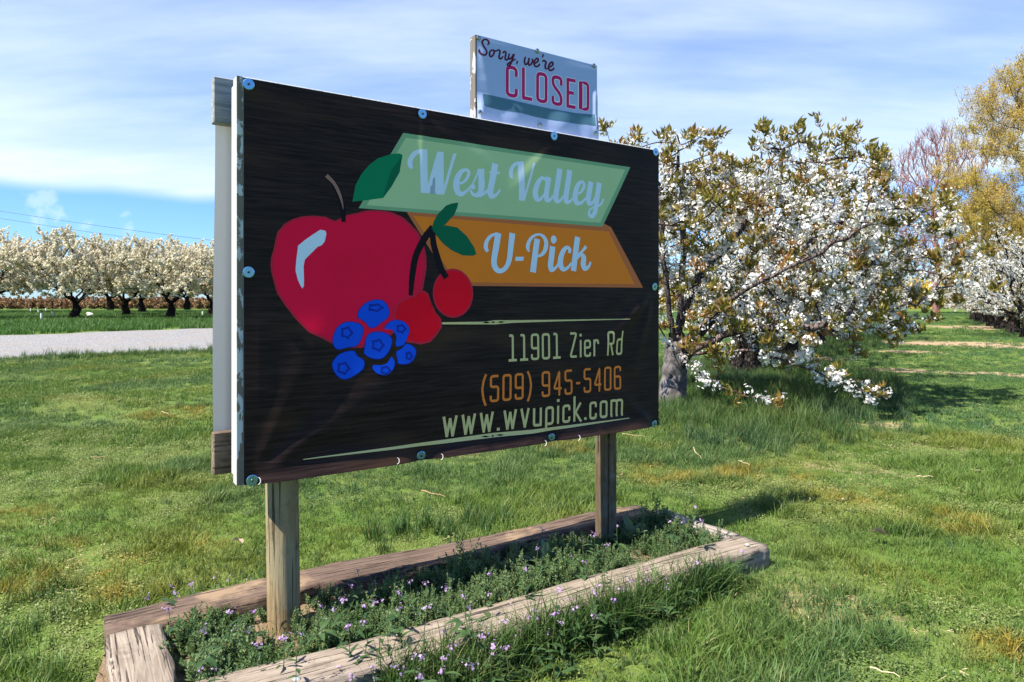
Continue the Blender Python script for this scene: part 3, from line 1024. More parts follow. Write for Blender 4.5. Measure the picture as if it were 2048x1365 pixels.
def closed_disp(u, z):
    u = np.asarray(u, float); z = np.asarray(z, float)
    d = .0008 * np.sin(u * 13 + z * 4) + .00022 * np.sin(z * 60 + u * 5) + .0001 * np.sin(z * 130 - u * 11)
    lo = sign_uz(1078, 246, CB)[1]
    s = np.clip((cz_b + .125 - z) / .10, 0, 1)
    wob = .75 + .4 * np.sin((u - cu0) * 15 + .6)
    d = d + .017 * wob * np.sin(np.clip(s, 0, 1) * math.pi * .62) ** 1.3 * (.6 + .4 * np.sin(u * 31))
    d = d + ridge(u, z, (cu0 + .02, cz0 - .03), (cu0 + .07, cz0 - .24), .0045, .012, .03)
    d = d + ridge(u, z, (cu1 - .012, cz0 - .10), (cu1 - .012, cz0 - .30), .010, .010, .014)
    e = np.minimum(np.clip((u - cu0) / .02, 0, 1), np.clip((cz0 - z) / .02, 0, 1))
    return np.maximum(d * (.1 + .9 * e), -.002)


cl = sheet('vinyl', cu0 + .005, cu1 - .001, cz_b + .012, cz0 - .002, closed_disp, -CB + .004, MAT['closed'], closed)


def CPrint(name, key, lay): return Print(name, key, lay, cl, closed_disp, -CB + .004)


C_C = (1000, 120, 8.805)
p = CPrint('grey_band', 'slate', 2)
area(p.bm, ID, [(964, 188.5), (1000, 196), (1050, 207.5), (1100, 218.5), (1150, 227), (1186, 230.5), (1186, 254.5), (1170, 250.5), (1150, 249), (1110, 243.5), (1075, 236), (1040, 228), (1000, 222), (964, 214.5)], p.off, CB); p.done()
text_line(lambda: CPrint('red_lettering_rim', 'pale_edge', 2), 'pale outline of the magenta word %s', 'CLOSED', (1008.6, 194.8), (1008.6, 128.3), (1178.2, 225.6), .16, .075, CB, rad=.15)
text_line(lambda: CPrint('red_lettering', 'magenta', 3), 'magenta capitals reading %s', 'CLOSED', (1009.3, 193.8), (1009.3, 129.6), (1177.4, 224.6), .118, .115, CB, rad=.15)
p = CPrint('script_lettering', 'plum', 4)
TW = 27
SCR = [[(265, 205), (288, 172), (262, 128), (215, 120), (180, 158), (200, 220), (245, 290), (250, 340), (215, 370), (168, 355), (130, 312), (142, 275)],
       [(340, 280), (302, 318), (300, 372), (325, 390), (362, 350), (370, 305), (345, 282), (375, 302), (412, 296)],
       [(412, 300), (440, 284), (462, 308), (452, 360), (448, 408), (475, 424), (512, 385)],
       [(505, 335), (530, 308), (556, 332), (545, 390), (545, 428), (572, 440), (605, 400)],
       [(612, 340), (597, 395), (610, 428), (650, 400), (682, 350), (655, 440), (622, 518), (592, 535), (582, 508), (640, 468), (708, 425)],
       [(740, 455), (725, 505)],
       [(868, 390), (850, 445), (857, 502), (882, 508), (910, 470), (925, 412), (912, 480), (922, 520), (952, 508), (976, 460), (974, 418)],
       [(990, 502), (1040, 480), (1068, 442), (1048, 416), (1010, 452), (1002, 508), (1030, 545), (1072, 530), (1092, 500)],
       [(1146, 350), (1130, 402)],
       [(1130, 470), (1152, 450), (1188, 474), (1176, 530), (1182, 572), (1212, 580)],
       [(1220, 560), (1270, 540), (1298, 502), (1278, 475), (1240, 512), (1228, 570), (1260, 605), (1302, 588), (1314, 562)]]
for i, s in enumerate(SCR):
    if i == 6:
        p.done("dark plum script reading Sorry,"); p = CPrint('script_lettering', 'plum', 4)
    brush(p.bm, C_S, [(x, y, TW if k not in (0, len(s) - 1) else TW * .8) for k, (x, y) in enumerate(s)], p.off + 2e-5 * i, CB, n=4)
p.done("dark plum script reading we're")
bm = bmesh.new(); disc(bm, (0, 0, 0), .0095, .0035, 14, .003)
ME_D = bpy.data.meshes.new('screw'); bm.to_mesh(ME_D); bm.free(); ME_D.materials.append(MAT['dome'])
for (x, y) in ((953.5, 77), (1073, 103), (1186, 132.5), (955.5, 227), (1078, 251), (1185, 268.5)):
    u, z = sign_uz(x, y, CB); u = min(max(u, cu0 + .012), cu1 - .012)
    link('screw', ME_D, closed, loc=(u, CB - .006 - float(closed_disp(np.array([u]), np.array([z]))[0]), z))
# the printed strip of small marks at the lower right edge
bm = bmesh.new()
for k in range(9):
    u, z = sign_uz(1189.4, 239 + k * 2.6, CB)
    fill(bm, [(u - .003, z - .0014), (u + .003, z - .0014), (u + .003, z + .0014 * (k % 3 > 0)), (u - .003, z + .0016)], 4e-4)
finish_sheet('edge_marks', bm, closed_disp, -CB + .004, INK['plum'], cl)

# ------------------------------------------------------------------ scatter: instances of small meshes on points, one object
def node_scatter(name, protos):
    ng = bpy.data.node_groups.new(name, 'GeometryNodeTree')
    ng.interface.new_socket('Geometry', in_out='INPUT', socket_type='NodeSocketGeometry')
    ng.interface.new_socket('Geometry', in_out='OUTPUT', socket_type='NodeSocketGeometry')
    N, L = ng.nodes.new, ng.links.new
    gi, go = N('NodeGroupInput'), N('NodeGroupOutput')

    def named(nm, t):
        n = N('GeometryNodeInputNamedAttribute'); n.data_type = t; n.inputs['Name'].default_value = nm
        return n.outputs[0]
    rot, scl, idx = named('rot', 'FLOAT_VECTOR'), named('scl', 'FLOAT'), named('idx', 'INT')
    e2r = N('FunctionNodeEulerToRotation'); L(rot, e2r.inputs[0])
    cb = N('ShaderNodeCombineXYZ')
    for i in range(3): L(scl, cb.inputs[i])
    join = N('GeometryNodeJoinGeometry')
    for i, o in enumerate(protos):
        cmp_ = N('FunctionNodeCompare'); cmp_.data_type = 'INT'; cmp_.operation = 'EQUAL'
        L(idx, cmp_.inputs['A'] if False else cmp_.inputs[2]); cmp_.inputs[3].default_value = i
        oi = N('GeometryNodeObjectInfo'); oi.inputs['Object'].default_value = o
        ip = N('GeometryNodeInstanceOnPoints')
        L(gi.outputs[0], ip.inputs['Points']); L(cmp_.outputs[0], ip.inputs['Selection'])
        L(oi.outputs['Geometry'], ip.inputs['Instance']); L(e2r.outputs[0], ip.inputs['Rotation']); L(cb.outputs[0], ip.inputs['Scale'])
        L(ip.outputs[0], join.inputs[0])
    L(join.outputs[0], go.inputs[0])
    return ng


def proto_obj(me):
    return bpy.data.objects.new('source_' + me.name, me)      # never linked to the scene


def scatter(name, pts, rot, scl, idx, ng, parent=None):
    n = len(pts)
    me = bpy.data.meshes.new(name)
    me.vertices.add(n)
    me.vertices.foreach_set('co', np.asarray(pts, np.float32).ravel())
    a = me.attributes.new('rot', 'FLOAT_VECTOR', 'POINT'); a.data.foreach_set('vector', np.asarray(rot, np.float32).ravel())
    a = me.attributes.new('scl', 'FLOAT', 'POINT'); a.data.foreach_set('value', np.asarray(scl, np.float32))
    a = me.attributes.new('idx', 'INT', 'POINT'); a.data.foreach_set('value', np.asarray(idx, np.int32))
    o = link(name, me, parent)
    m = o.modifiers.new('scatter', 'NODES'); m.node_group = ng
    return o


# ------------------------------------------------------------------ ground
DIRT = [((1780, 850), .5, .35), ((1850, 885), .75, .30), ((1660, 930), .5, .22), ((1740, 935), .6, .2), ((1560, 925), .3, .2), ((960, 905), .55, .22), ((1000, 985), .25, .12), ((1890, 1040), .4, .14), ((1700, 1215), .45, .12), ((1620, 1225), .3, .10),
        ((1850, 686), 1.5, 1.2), ((1765, 738), 1.0, .5), ((1985, 690), 2.4, 1.8), ((2044, 748), .8, .5), ((1960, 655), 2.6, 3.5), ((1640, 765), 1.0, .6), ((1900, 745), .6, .2), ((1820, 705), .8, .6),
        ((60, 1135), .3, .14), ((1600, 1170), .22, .1), ((1680, 1180), .4, .12), ((2010, 1300), .3, .12), ((280, 655), 1.6, 1.2), ((1420, 690), 1.6, 1.2), ((1550, 715), 1.6, .8)]
DIRT_W = [(*gpt(px, py), a, b * (1.0 if py > 800 else .62), (.36 if py > 800 else .72)) for (px, py), a, b in DIRT]


def dirt_amount(x, y):
    x = np.asarray(x, float); y = np.asarray(y, float)
    d = np.zeros(x.shape)
    for cx, cy, a, b, k_ in DIRT_W:
        # patches lie along the line of sight
        l = math.hypot(cx, cy); ex, ey = cy / l, -cx / l
        p = ((x - cx) * ex + (y - cy) * ey) / a; q = (-(x - cx) * ey + (y - cy) * ex) / (b * 1.6)
        d = np.maximum(d, np.clip(1.35 - (p * p + q * q), 0, 1) * k_)
    n = vnoise(x, y, 2.4, 3) * .6 + vnoise(x, y, 7, 4) * .4
    return np.clip(d * (.35 + 1.3 * n), 0, 1)


def ground_z(x, y):
    x = np.asarray(x, float); y = np.asarray(y, float)
    r = np.clip((np.hypot(x, y) - 25) / 60, 0, 1)
    return (vnoise(x, y, 1.1, 1) - .5) * .03 + (vnoise(x, y, .3, 2) - .5) * .05 * np.clip((y - 3.5) / 6, 0, 1) * (1 - r)


def axis(fine0, fine1, step, far, grow=1.18):
    a = list(np.arange(fine0, fine1 + 1e-6, step))
    s, x = step, a[-1]
    while x < far: s *= grow; x += s; a.append(x)
    s, x = step, a[0]
    while x > -far: s *= grow; x -= s; a.insert(0, x)
    return np.array(a)


def build_ground():
    xs, ys = axis(-5, 9, .14, 2500), axis(1, 16, .14, 2500)
    X, Y = np.meshgrid(xs, ys, indexing='ij')
    Z = ground_z(X, Y)
    nx, ny = X.shape
    V = np.stack([X, Y, Z], -1).reshape(-1, 3)
    i = np.arange(nx * ny).reshape(nx, ny)
    Fq = np.stack([i[:-1, :-1], i[1:, :-1], i[1:, 1:], i[:-1, 1:]], -1).reshape(-1, 4)
    me = bpy.data.meshes.new('ground')
    me.from_pydata(V.tolist(), [], Fq.tolist())
    a = me.attributes.new('dirt', 'FLOAT', 'POINT'); a.data.foreach_set('value', dirt_amount(X, Y).ravel().astype(np.float32))
    me.polygons.foreach_set('use_smooth', [True] * len(me.polygons))
    k = NT('lawn_soil')
    w = k.coord('World')
    n1, n2, n3 = k.noise(w, 1.3, 5, .6), k.noise(w, 9, 5, .65), k.noise(w, 60, 3, .6)
    green = k.mix(k.ramp(n1, .35, .65), (.070, .130, .022), (.125, .165, .04))
    green = k.mix(k.math('MULTIPLY', k.ramp(n2, .52, .72), .4), green, (.17, .14, .065))
    soil = k.mix(n2, (.36, .26, .155), (.20, .14, .085))
    soil = k.mix(k.ramp(n3, .45, .7), soil, (.46, .35, .22))
    att = k.attr('dirt')
    m = k.ramp(k.math('ADD', att, k.math('MULTIPLY', k.math('SUBTRACT', n2, .5), .6)), .28, .62)
    c = k.mix(m, green, soil)
    me.materials.append(k.surf(c, .95, k.bump(k.math('ADD', n3, n2), .6, .02), spec=.1))
    g = link('ground', me)
    tag(g, 'rough lawn with bare earth patches around the farm sign', None, kind='structure')


build_ground()

# gravel road beyond the lawn, on the left
ROAD_NEAR = [(-34, 0.5), (-20, 7.1), gpt(0, 719), gpt(215, 708), gpt(430, 701), (-4.6, 17.0), (-3.2, 19.4), (-2.4, 23), (-2.3, 29), (-3, 40)]
ROAD_FAR = [(-46, 10), (-29, 16.5), gpt(0, 672), gpt(215, 664), gpt(430, 657), (-10.6, 31), (-9.6, 33.5), (-8.9, 36), (-8.5, 40), (-9, 46)]


def build_road():
    nr = smooth_path([tuple(map(float, p)) for p in ROAD_NEAR], n=10); fr = smooth_path([tuple(map(float, p)) for p in ROAD_FAR], n=10)
    V, Fs = [], []
    m = 14
    for a, b in zip(nr, fr):
        for j in range(m + 1):
            t = j / m
            jit = .12 if j in (0, m) else 0
            x, y = a * (1 - t) + b * t
            x += random.uniform(-jit, jit); y += random.uniform(-jit, jit)
            edge = 0 if j in (0, m) else 1
            V.append((x, y, .030 * edge + float(ground_z(x, y)) + .006 + .012 * math.sin(t * 3.1416 * 4) * edge))
    for i in range(len(nr) - 1):
        for j in range(m):
            a = i * (m + 1) + j
            Fs.append((a, a + m + 1, a + m + 2, a + 1))
    k = NT('gravel')
    w = k.coord('World')
    v = k.voro(w, 26, out='Color')
    sep = k.t.nodes.new('ShaderNodeSeparateColor'); k.t.links.new(v, sep.inputs[0])
    d = k.voro(w, 26)
    n = k.noise(w, .6, 4, .6)
    c = k.mix(sep.outputs[0], (.13, .13, .135), (.31, .305, .305))
    c = k.mix(k.math('MULTIPLY', k.ramp(n, .42, .66), .6), c, (.24, .215, .19))
    mat = k.surf(c, .9, k.bump(k.math('SUBTRACT', 1.0, d), 1.0, .02), spec=.2)
    me = mk_mesh('gravel_road', V, Fs, mat)
    tag(link('gravel_road', me), 'pale grey gravel road between the lawn and the orchard', None, kind='structure')


build_road()
ROAD_POLY = [tuple(map(float, p)) for p in ROAD_NEAR] + [tuple(map(float, p)) for p in reversed(ROAD_FAR)]

# ------------------------------------------------------------------ timbers round the sign bed
FOOT = []        # footprints, for keeping grass out


def timber(label, corners, top, mk, height=.15, wob=.006, bow=0.0, seed=0, wear=.012):
    """corners: plan points of the top face: start-left, start-right, end-right, end-left (start -> end is the long way)"""
    rng = random.Random(seed)
    a, b, c, d = [np.array(p[:2], float) for p in corners]
    s, e = (a + b) / 2, (c + d) / 2
    ax = (e - s); Ln = np.linalg.norm(ax); ax /= Ln
    wd0, wd1 = np.linalg.norm(a - b), np.linalg.norm(c - d)
    nseg = max(16, int(Ln / .035))
    zt0, zt1 = (top if hasattr(top, '__len__') else (top, top))
    prof = []
    for q in range(32):                   # rounded square
        an = 2 * math.pi * q / 32
        cx, cy = math.cos(an), math.sin(an)
        k = 1 / max(abs(cx), abs(cy))
        k = min(k, 1.365)
        prof.append((cx * k * .5, cy * k * .5))
    V, Fs = [], []
    ph = [rng.uniform(0, 6.3) for _ in range(8)]
    for i in range(nseg + 1):
        t = i / nseg
        x = t * Ln
        w = wd0 + (wd1 - wd0) * t
        off = bow * math.sin(math.pi * t) + wob * (math.sin(x * 5.1 + ph[0]) + .6 * math.sin(x * 11 + ph[1]))
        zt = zt0 + (zt1 - zt0) * t
        for q, (py_, pz_) in enumerate(prof):
            edge = abs(py_) > .36 and pz_ > .3
            jag = wear * ((math.sin(x * 23 + ph[2] + q) + math.sin(x * 41 + ph[3] + q * 2)) * .5) * (1 if edge else .25)
            yy = py_ * w * (1 + .05 * math.sin(x * 3.3 + ph[4])) + off - (jag * np.sign(py_) if edge else 0)
            zz = (pz_ + .5) * height - height + .5 * jag * (pz_ > .2) + .006 * math.sin(x * 4 + ph[5]) * (pz_ > 0)
            ex = 0
            if i in (0, nseg): ex = (-1 if i == 0 else 1) * (-.006 * rng.random())
            V.append((x + ex, yy, zt + zz))
    m = len(prof)
    for i in range(nseg):
        for q in range(m):
            Fs.append((i * m + q, i * m + (q + 1) % m, (i + 1) * m + (q + 1) % m, (i + 1) * m + q))
    for i, rev in ((0, False), (nseg, True)):
        f = tuple(i * m + q for q in range(m))
        Fs.append(f[::-1] if not rev else f)
    me = mk_mesh('landscape_timber', V, Fs, MAT[mk])
    o = link('landscape_timber', me, loc=(s[0], s[1], 0), rot=(0, 0, math.atan2(ax[1], ax[0])))
    tag(o, label, 'timber', 'timbers framing the sign bed')
    nrm = np.array([-ax[1], ax[0]])
    wmax = max(wd0, wd1) / 2
    FOOT.append([tuple(s + nrm * wmax), tuple(e + nrm * wmax), tuple(e - nrm * wmax), tuple(s - nrm * wmax)])
    return o


TZ = .10
ft_back0, ft_back1 = gpt(470, 1350, TZ), gpt(1476, 1068, TZ)
ft_f0, ft_f1 = gpt(690, 1351, TZ), gpt(1542, 1090, TZ)
dirv = (ft_f1 - ft_f0) / np.linalg.norm(ft_f1 - ft_f0)
per = np.array([-dirv[1], dirv[0]])
Wt = .160
st = ft_f0 - dirv * .62
timber('long pale weathered timber in front of the sign, nearest the camera', [st + per * (Wt + .01), st, ft_f1, ft_f1 + per * Wt], (TZ + .012, TZ), 'timber_pale', seed=3, bow=-.012, wob=.005)
bt0, bt1 = gpt(207, 1226, TZ), gpt(1268, 1010, TZ)
db = (bt1 - bt0) / np.linalg.norm(bt1 - bt0); pb = np.array([db[1], -db[0]])
bt1 = bt0 + db * (np.linalg.norm(bt1 - bt0))
timber('long dark brown timber lying behind the sign posts', [bt0, bt0 + pb * .172, bt1 + pb * .165, bt1], TZ, 'timber_brown', seed=5, bow=.02, wob=.007, wear=.016)
timber('short pale end timber at the near left corner of the bed', [gpt(211, 1275, TZ + .012), gpt(319, 1250, TZ + .012), gpt(319, 1250, TZ + .012) + np.array([.548, -.836]) * .66, gpt(211, 1275, TZ + .012) + np.array([.548, -.836]) * .66], TZ + .014, 'timber_pale', seed=8, wob=.003, wear=.008)
timber('short grey end timber closing the far right end of the bed', [gpt(1297, 1027, TZ - .01), gpt(1326, 1015, TZ - .01), gpt(1480, 1064, TZ - .01), gpt(1449, 1077, TZ - .01)], TZ - .012, 'timber_grey', seed=9, wob=.003)
BED = [tuple(bt0 + pb * .15), tuple(bt1 + pb * .15), tuple(ft_f1 + per * (Wt - .02)), tuple(st + per * (Wt - .02))]

# ------------------------------------------------------------------ grass
DRY = [(90, 1110, .30), (190, 1150, .28), (60, 1180, .2), (260, 1190, .22), (30, 1040, .3), (420, 1090, .16), (1560, 950, .4), (1480, 960, .3), (1330, 955, .4), (1720, 1000, .35), (1900, 1050, .3), (1150, 900, .4), (350, 830, .7), (2000, 1310, .2)]


def grass_mat(name, c0, c1, c2, cool=None, s=1.0, trans=.35):
    k = NT(name)
    w = k.coord('World')
    n1, n2 = k.noise(w, .85 * s, 4, .55), k.noise(w, 4.2 * s, 5, .65)
    n3 = k.noise(k.coord('World', (1, 1, 1), (31, 7, 0)), .55 * s, 3, .5)
    v = k.attr('v')
    dry = None
    for (px, py, r_) in (DRY if s == 1.0 else ()):
        nd = k.t.nodes.new('ShaderNodeVectorMath'); nd.operation = 'DISTANCE'
        k.t.links.new(w, nd.inputs[0]); q = gpt(px, py); nd.inputs[1].default_value = (q[0], q[1], 0)
        f = k.ramp(nd.outputs['Value'], r_, r_ * .25)
        dry = f if dry is None else k.math('MAXIMUM', dry, f)
    c = k.mix(k.ramp(n2, .36, .64), c0, c1)
    c = k.mix(k.math('MULTIPLY', k.ramp(n1, .48, .64), .75), c, c2)
    if cool: c = k.mix(k.ramp(n3, .46, .62, 0, .85), c, cool)
    if dry is not None: c = k.mix(k.math('MULTIPLY', dry, k.ramp(n2, .40, .58)), c, (.34, .25, .035))
    c = k.mix(k.math('MULTIPLY', k.ramp(v, .94, .99), .7), c, (.38, .32, .14))      # dry blades
    c = k.mix(k.ramp(v, 0, .9, .0, .38), c, tuple(x * .55 for x in c0))
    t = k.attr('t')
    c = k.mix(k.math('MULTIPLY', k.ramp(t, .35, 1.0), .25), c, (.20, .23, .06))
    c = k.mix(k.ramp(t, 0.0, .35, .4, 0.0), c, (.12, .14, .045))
    return k.surf(c, .55, spec=.35, trans=trans)


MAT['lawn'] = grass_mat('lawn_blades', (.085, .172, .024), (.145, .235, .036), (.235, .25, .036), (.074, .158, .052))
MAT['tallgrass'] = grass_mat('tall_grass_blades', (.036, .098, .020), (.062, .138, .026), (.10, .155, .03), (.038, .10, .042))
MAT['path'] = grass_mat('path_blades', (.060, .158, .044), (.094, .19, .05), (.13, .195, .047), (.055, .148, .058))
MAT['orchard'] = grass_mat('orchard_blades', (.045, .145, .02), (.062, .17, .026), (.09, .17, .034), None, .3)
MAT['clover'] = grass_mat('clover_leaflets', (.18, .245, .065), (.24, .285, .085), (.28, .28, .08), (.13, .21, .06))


def tuft(name, n, rad, h0, h1, w0, w1, mat, lean=.5, segs=3, seed=0, flat=0.0):
    rng = random.Random(seed)
    V, Fs, at_v, at_t = [], [], [], []
    for _ in range(n):
        a, r = rng.uniform(0, 6.283), rad * math.sqrt(rng.random())
        bx, by = r * math.cos(a), r * math.sin(a)
        d = rng.uniform(0, 6.283)
        h, w = rng.uniform(h0, h1), rng.uniform(w0, w1)
        ln = rng.uniform(.1, 1) * lean
        v = rng.random()
        tw = d + 1.57 + rng.uniform(-.5, .5)
        base = len(V)
        for i in range(segs + 1):
            t = i / segs
            out = ln * t * t * h
            zz = h * (t - .35 * ln * t * t) * (1 - flat)
            x, y = bx + out * math.cos(d), by + out * math.sin(d)
            ww = w * (1 - t ** 1.6) * .5
            if i == segs:
                V.append((x, y, zz)); at_v.append(v); at_t.append(t)
            else:
                V.append((x - ww * math.cos(tw), y - ww * math.sin(tw), zz)); V.append((x + ww * math.cos(tw), y + ww * math.sin(tw), zz))
                at_v += [v, v]; at_t += [t, t]
        for i in range(segs):
            p = base + 2 * i
            if i == segs - 1: Fs.append((p, p + 1, p + 2))
            else: Fs.append((p, p + 1, p + 3, p + 2))
    me = mk_mesh(name, V, Fs, mat)
    at_attr(me, 'v', at_v); at_attr(me, 't', at_t)
    return me


def at_attr(me, nm, vals):
    a = me.attributes.new(nm, 'FLOAT', 'POINT'); a.data.foreach_set('value', np.asarray(vals, np.float32))


def leaflet_mat_mesh(name, n, rad, h0, h1, s0, s1, mat, seed):
    """low cover of small round leaves"""
    rng = random.Random(seed)
    V, Fs, av, at_ = [], [], [], []
    for _ in range(n):
        a, r = rng.uniform(0, 6.283), rad * math.sqrt(rng.random())
        c = Vector((r * math.cos(a), r * math.sin(a), rng.uniform(h0, h1)))
        s = rng.uniform(s0, s1)
        q = Euler((rng.uniform(-.7, .7), rng.uniform(-.7, .7), rng.uniform(0, 6.28))).to_matrix()
        base = len(V); v = rng.random() * .88
        for k in range(5):
            an = 6.283 * k / 5
            V.append(c + q @ Vector((s * math.cos(an), s * .8 * math.sin(an), 0))); av.append(v); at_.append(.6)
        Fs.append(tuple(range(base, base + 5)))
    me = mk_mesh(name, V, Fs, mat, smooth=False)
    at_attr(me, 'v', av); at_attr(me, 't', at_)
    return me


P_LAWN = [proto_obj(tuft('lawn_tuft', 26, .055, .016, .046, .0024, .0046, MAT['lawn'], 1.1, 3, i)) for i in range(5)] + \
         [proto_obj(tuft('lawn_clump', 40, .05, .03, .085, .0026, .0046, MAT['lawn'], 1.0, 4, 20 + i)) for i in range(2)] + \
         [proto_obj(leaflet_mat_mesh('lawn_clover', 60, .06, .005, .028, .0022, .0050, MAT['clover'], 30 + i)) for i in range(3)]
NG_LAWN = node_scatter('lawn_scatter', P_LAWN)
P_FAR = [proto_obj(tuft('far_tuft', 32, .075, .022, .060, .005, .009, MAT['lawn'], .8, 2, 40 + i)) for i in range(4)] + \
        [proto_obj(tuft('path_tuft', 34, .075, .024, .048, .004, .008, MAT['path'], .7, 2, 45 + i)) for i in range(3)] + [proto_obj(leaflet_mat_mesh('far_clover', 60, .09, .006, .03, .0035, .0065, MAT['clover'], 48 + i)) for i in range(2)]
NG_FAR = node_scatter('far_lawn_scatter', P_FAR)
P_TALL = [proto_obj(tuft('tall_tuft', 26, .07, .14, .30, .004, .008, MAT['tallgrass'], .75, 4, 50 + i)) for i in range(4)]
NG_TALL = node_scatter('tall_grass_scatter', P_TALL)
P_EDGE = [proto_obj(tuft('edge_tuft', 22, .05, .08, .20, .0035, .0075, MAT['tallgrass'], .9, 4, 60 + i)) for i in range(4)]
NG_EDGE = node_scatter('edge_grass_scatter', P_EDGE)
P_ORCH = [proto_obj(tuft('orchard_tuft', 26, .10, .05, .13, .008, .014, MAT['orchard'], .7, 2, 70 + i)) for i in range(4)]
NG_ORCH = node_scatter('orchard_grass_scatter', P_ORCH)


def sample(y0, y1, dens, x_margin=1.0, side=None):
    """random ground points in the wedge the camera sees, plus room to step aside"""
    hw = 1024 / F
    n = int(dens * 2 * (hw * y1 + x_margin) * (y1 - y0))
    y = RNG.uniform(y0, y1, n)
    x = (RNG.random(n) * 2 - 1) * (hw * y1 + x_margin)
    keep = np.abs(x) < hw * y + x_margin
    return x[keep], y[keep]


def free_of(x, y, bed=True, road=True):
    k = np.ones(len(x), bool)
    for f in FOOT: k &= ~in_poly(x, y, f)
    if bed: k &= ~in_poly(x, y, BED)
    if road: k &= ~in_poly(x, y, ROAD_POLY)
    return k


def pp(poly):
    """photo polygon -> plan polygon on the ground"""
    return [tuple(gpt(*p)) for p in poly]


TALL = [pp([(1240, 800), (1340, 880), (1420, 905), (1560, 915), (1650, 905), (1740, 880), (1810, 880), (1830, 820), (1790, 760), (1700, 735), (1600, 725), (1330, 730)]),
        pp([(1330, 760), (1600, 745), (1700, 770), (1720, 850), (1500, 880), (1340, 850)])]
EDGE = [pp([(690, 1120), (760, 1062), (880, 1042), (1040, 1018), (1190, 994), (1190, 1020), (1000, 1075), (760, 1112)]),
        pp([(0, 1190), (180, 1165), (420, 1120), (540, 1105), (540, 1150), (330, 1195), (205, 1222), (190, 1290), (0, 1320)])]
FRONT = pp([(1478, 1160), (1462, 1128), (1250, 1190), (960, 1282), (690, 1362), (630, 1420), (940, 1420), (1020, 1350), (1250, 1278), (1400, 1212), (1470, 1180)])
ORCHARD_X = lambda x, y: (x < -1.5 - .05 * y) & (y > 21)


def lay(name, x, y, scl, idx, ng, label, tilt=.12, dz=0.0):
    n = len(x)
    z = ground_z(x, y) + dz
    rot = np.stack([RNG.normal(0, tilt, n), RNG.normal(0, tilt, n), RNG.random(n) * 6.283], 1)
    o = scatter(name, np.stack([x, y, z], 1), rot, scl, idx, ng)
    tag(o, label, 'grass', kind='stuff')
    return o


# near lawn
x, y = sample(1.15, 6.0, 800, .7)
cl_n = vnoise(x, y, 1.7, 6) * .55 + vnoise(x, y, 5, 7) * .45
k = free_of(x, y) & (RNG.random(len(x)) > dirt_amount(x, y) * 1.1) & ((cl_n > .36) | (RNG.random(len(x)) < .75))
x, y, cl_n = x[k], y[k], cl_n[k]
hgt = vnoise(x, y, 1.1, 9) * .5 + vnoise(x, y, 3.6, 10) * .5
idx = RNG.integers(0, 5, len(x))
clump = (hgt > .56) & (RNG.random(len(x)) < .5); idx[clump] = RNG.integers(5, 7, clump.sum())
pal = (cl_n < .43) & (hgt < .62) & (RNG.random(len(x)) < .8); idx[pal] = RNG.integers(7, 10, pal.sum())
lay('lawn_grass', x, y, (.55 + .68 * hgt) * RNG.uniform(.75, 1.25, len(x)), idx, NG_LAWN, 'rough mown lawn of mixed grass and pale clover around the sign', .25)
# middle and far lawn
def far_lawn(y0, y1, dens, sc):
    x, y = sample(y0, y1, dens, 1.5)
    k = free_of(x, y) & (RNG.random(len(x)) > dirt_amount(x, y) * 1.15) & ~ORCHARD_X(x, y)
    x, y = x[k], y[k]
    path = (x > 1.2 + .15 * vnoise(x, y, 1, 3)) & (RNG.random(len(x)) < np.clip((x - .8) / 2.2, 0, .93) * np.clip((y - 3) / 3, 0, 1))
    hgt = vnoise(x, y, .9, 9) * .5 + vnoise(x, y, 3, 10) * .5
    idx = RNG.integers(0, 4, len(x)); idx[path] = RNG.integers(4, 7, path.sum())
    cl_n = vnoise(x, y, 1.2, 6) * .55 + vnoise(x, y, 4, 7) * .45
    pal = (cl_n < .38) & ~path & (RNG.random(len(x)) < .75); idx[pal] = RNG.integers(7, 9, pal.sum())
    s = sc * (.6 + .8 * hgt) * RNG.uniform(.8, 1.2, len(x)); s[path] *= .8
    return x, y, s, idx


parts_ = [far_lawn(5.2, 12, 190, .85), far_lawn(12, 24, 46, 1.25), far_lawn(24, 70, 5, 2.4)]
x, y, s_, idx = [np.concatenate(q) for q in zip(*parts_)]
lay('far_lawn_grass', x, y, s_, idx, NG_FAR, 'lawn and mown grass path running back between the orchard rows', .2)
# tall grass round the nearest orchard trees
tx, ty = [], []
for poly, dens in ((TALL[0], 85), (TALL[1], 70)):
    P_ = np.array(poly); a, b = P_.min(0), P_.max(0)
    n = int((b - a).prod() * dens)
    qx, qy = RNG.uniform(a[0], b[0], n), RNG.uniform(a[1], b[1], n)
    m = in_poly(qx, qy, poly); tx.append(qx[m]); ty.append(qy[m])
# strips under the rows further back
for s0 in range(1):
    along = RNG.uniform(2, 24, 2600); across = RNG.normal(0, .7, 2600)
    tx.append(1.79 + .51 * along + .86 * across); ty.append(7.57 + .86 * along - .51 * across)
x, y = np.concatenate(tx), np.concatenate(ty)
k = RNG.random(len(x)) > dirt_amount(x, y) * .95
x, y = x[k], y[k]
lay('tall_grass', x, y, RNG.uniform(.55, 1.05, len(x)) * (.55 + .6 * vnoise(x, y, 1.5, 12)), RNG.integers(0, 4, len(x)), NG_TALL, 'tall dark unmown grass under the blossoming orchard trees', .15)
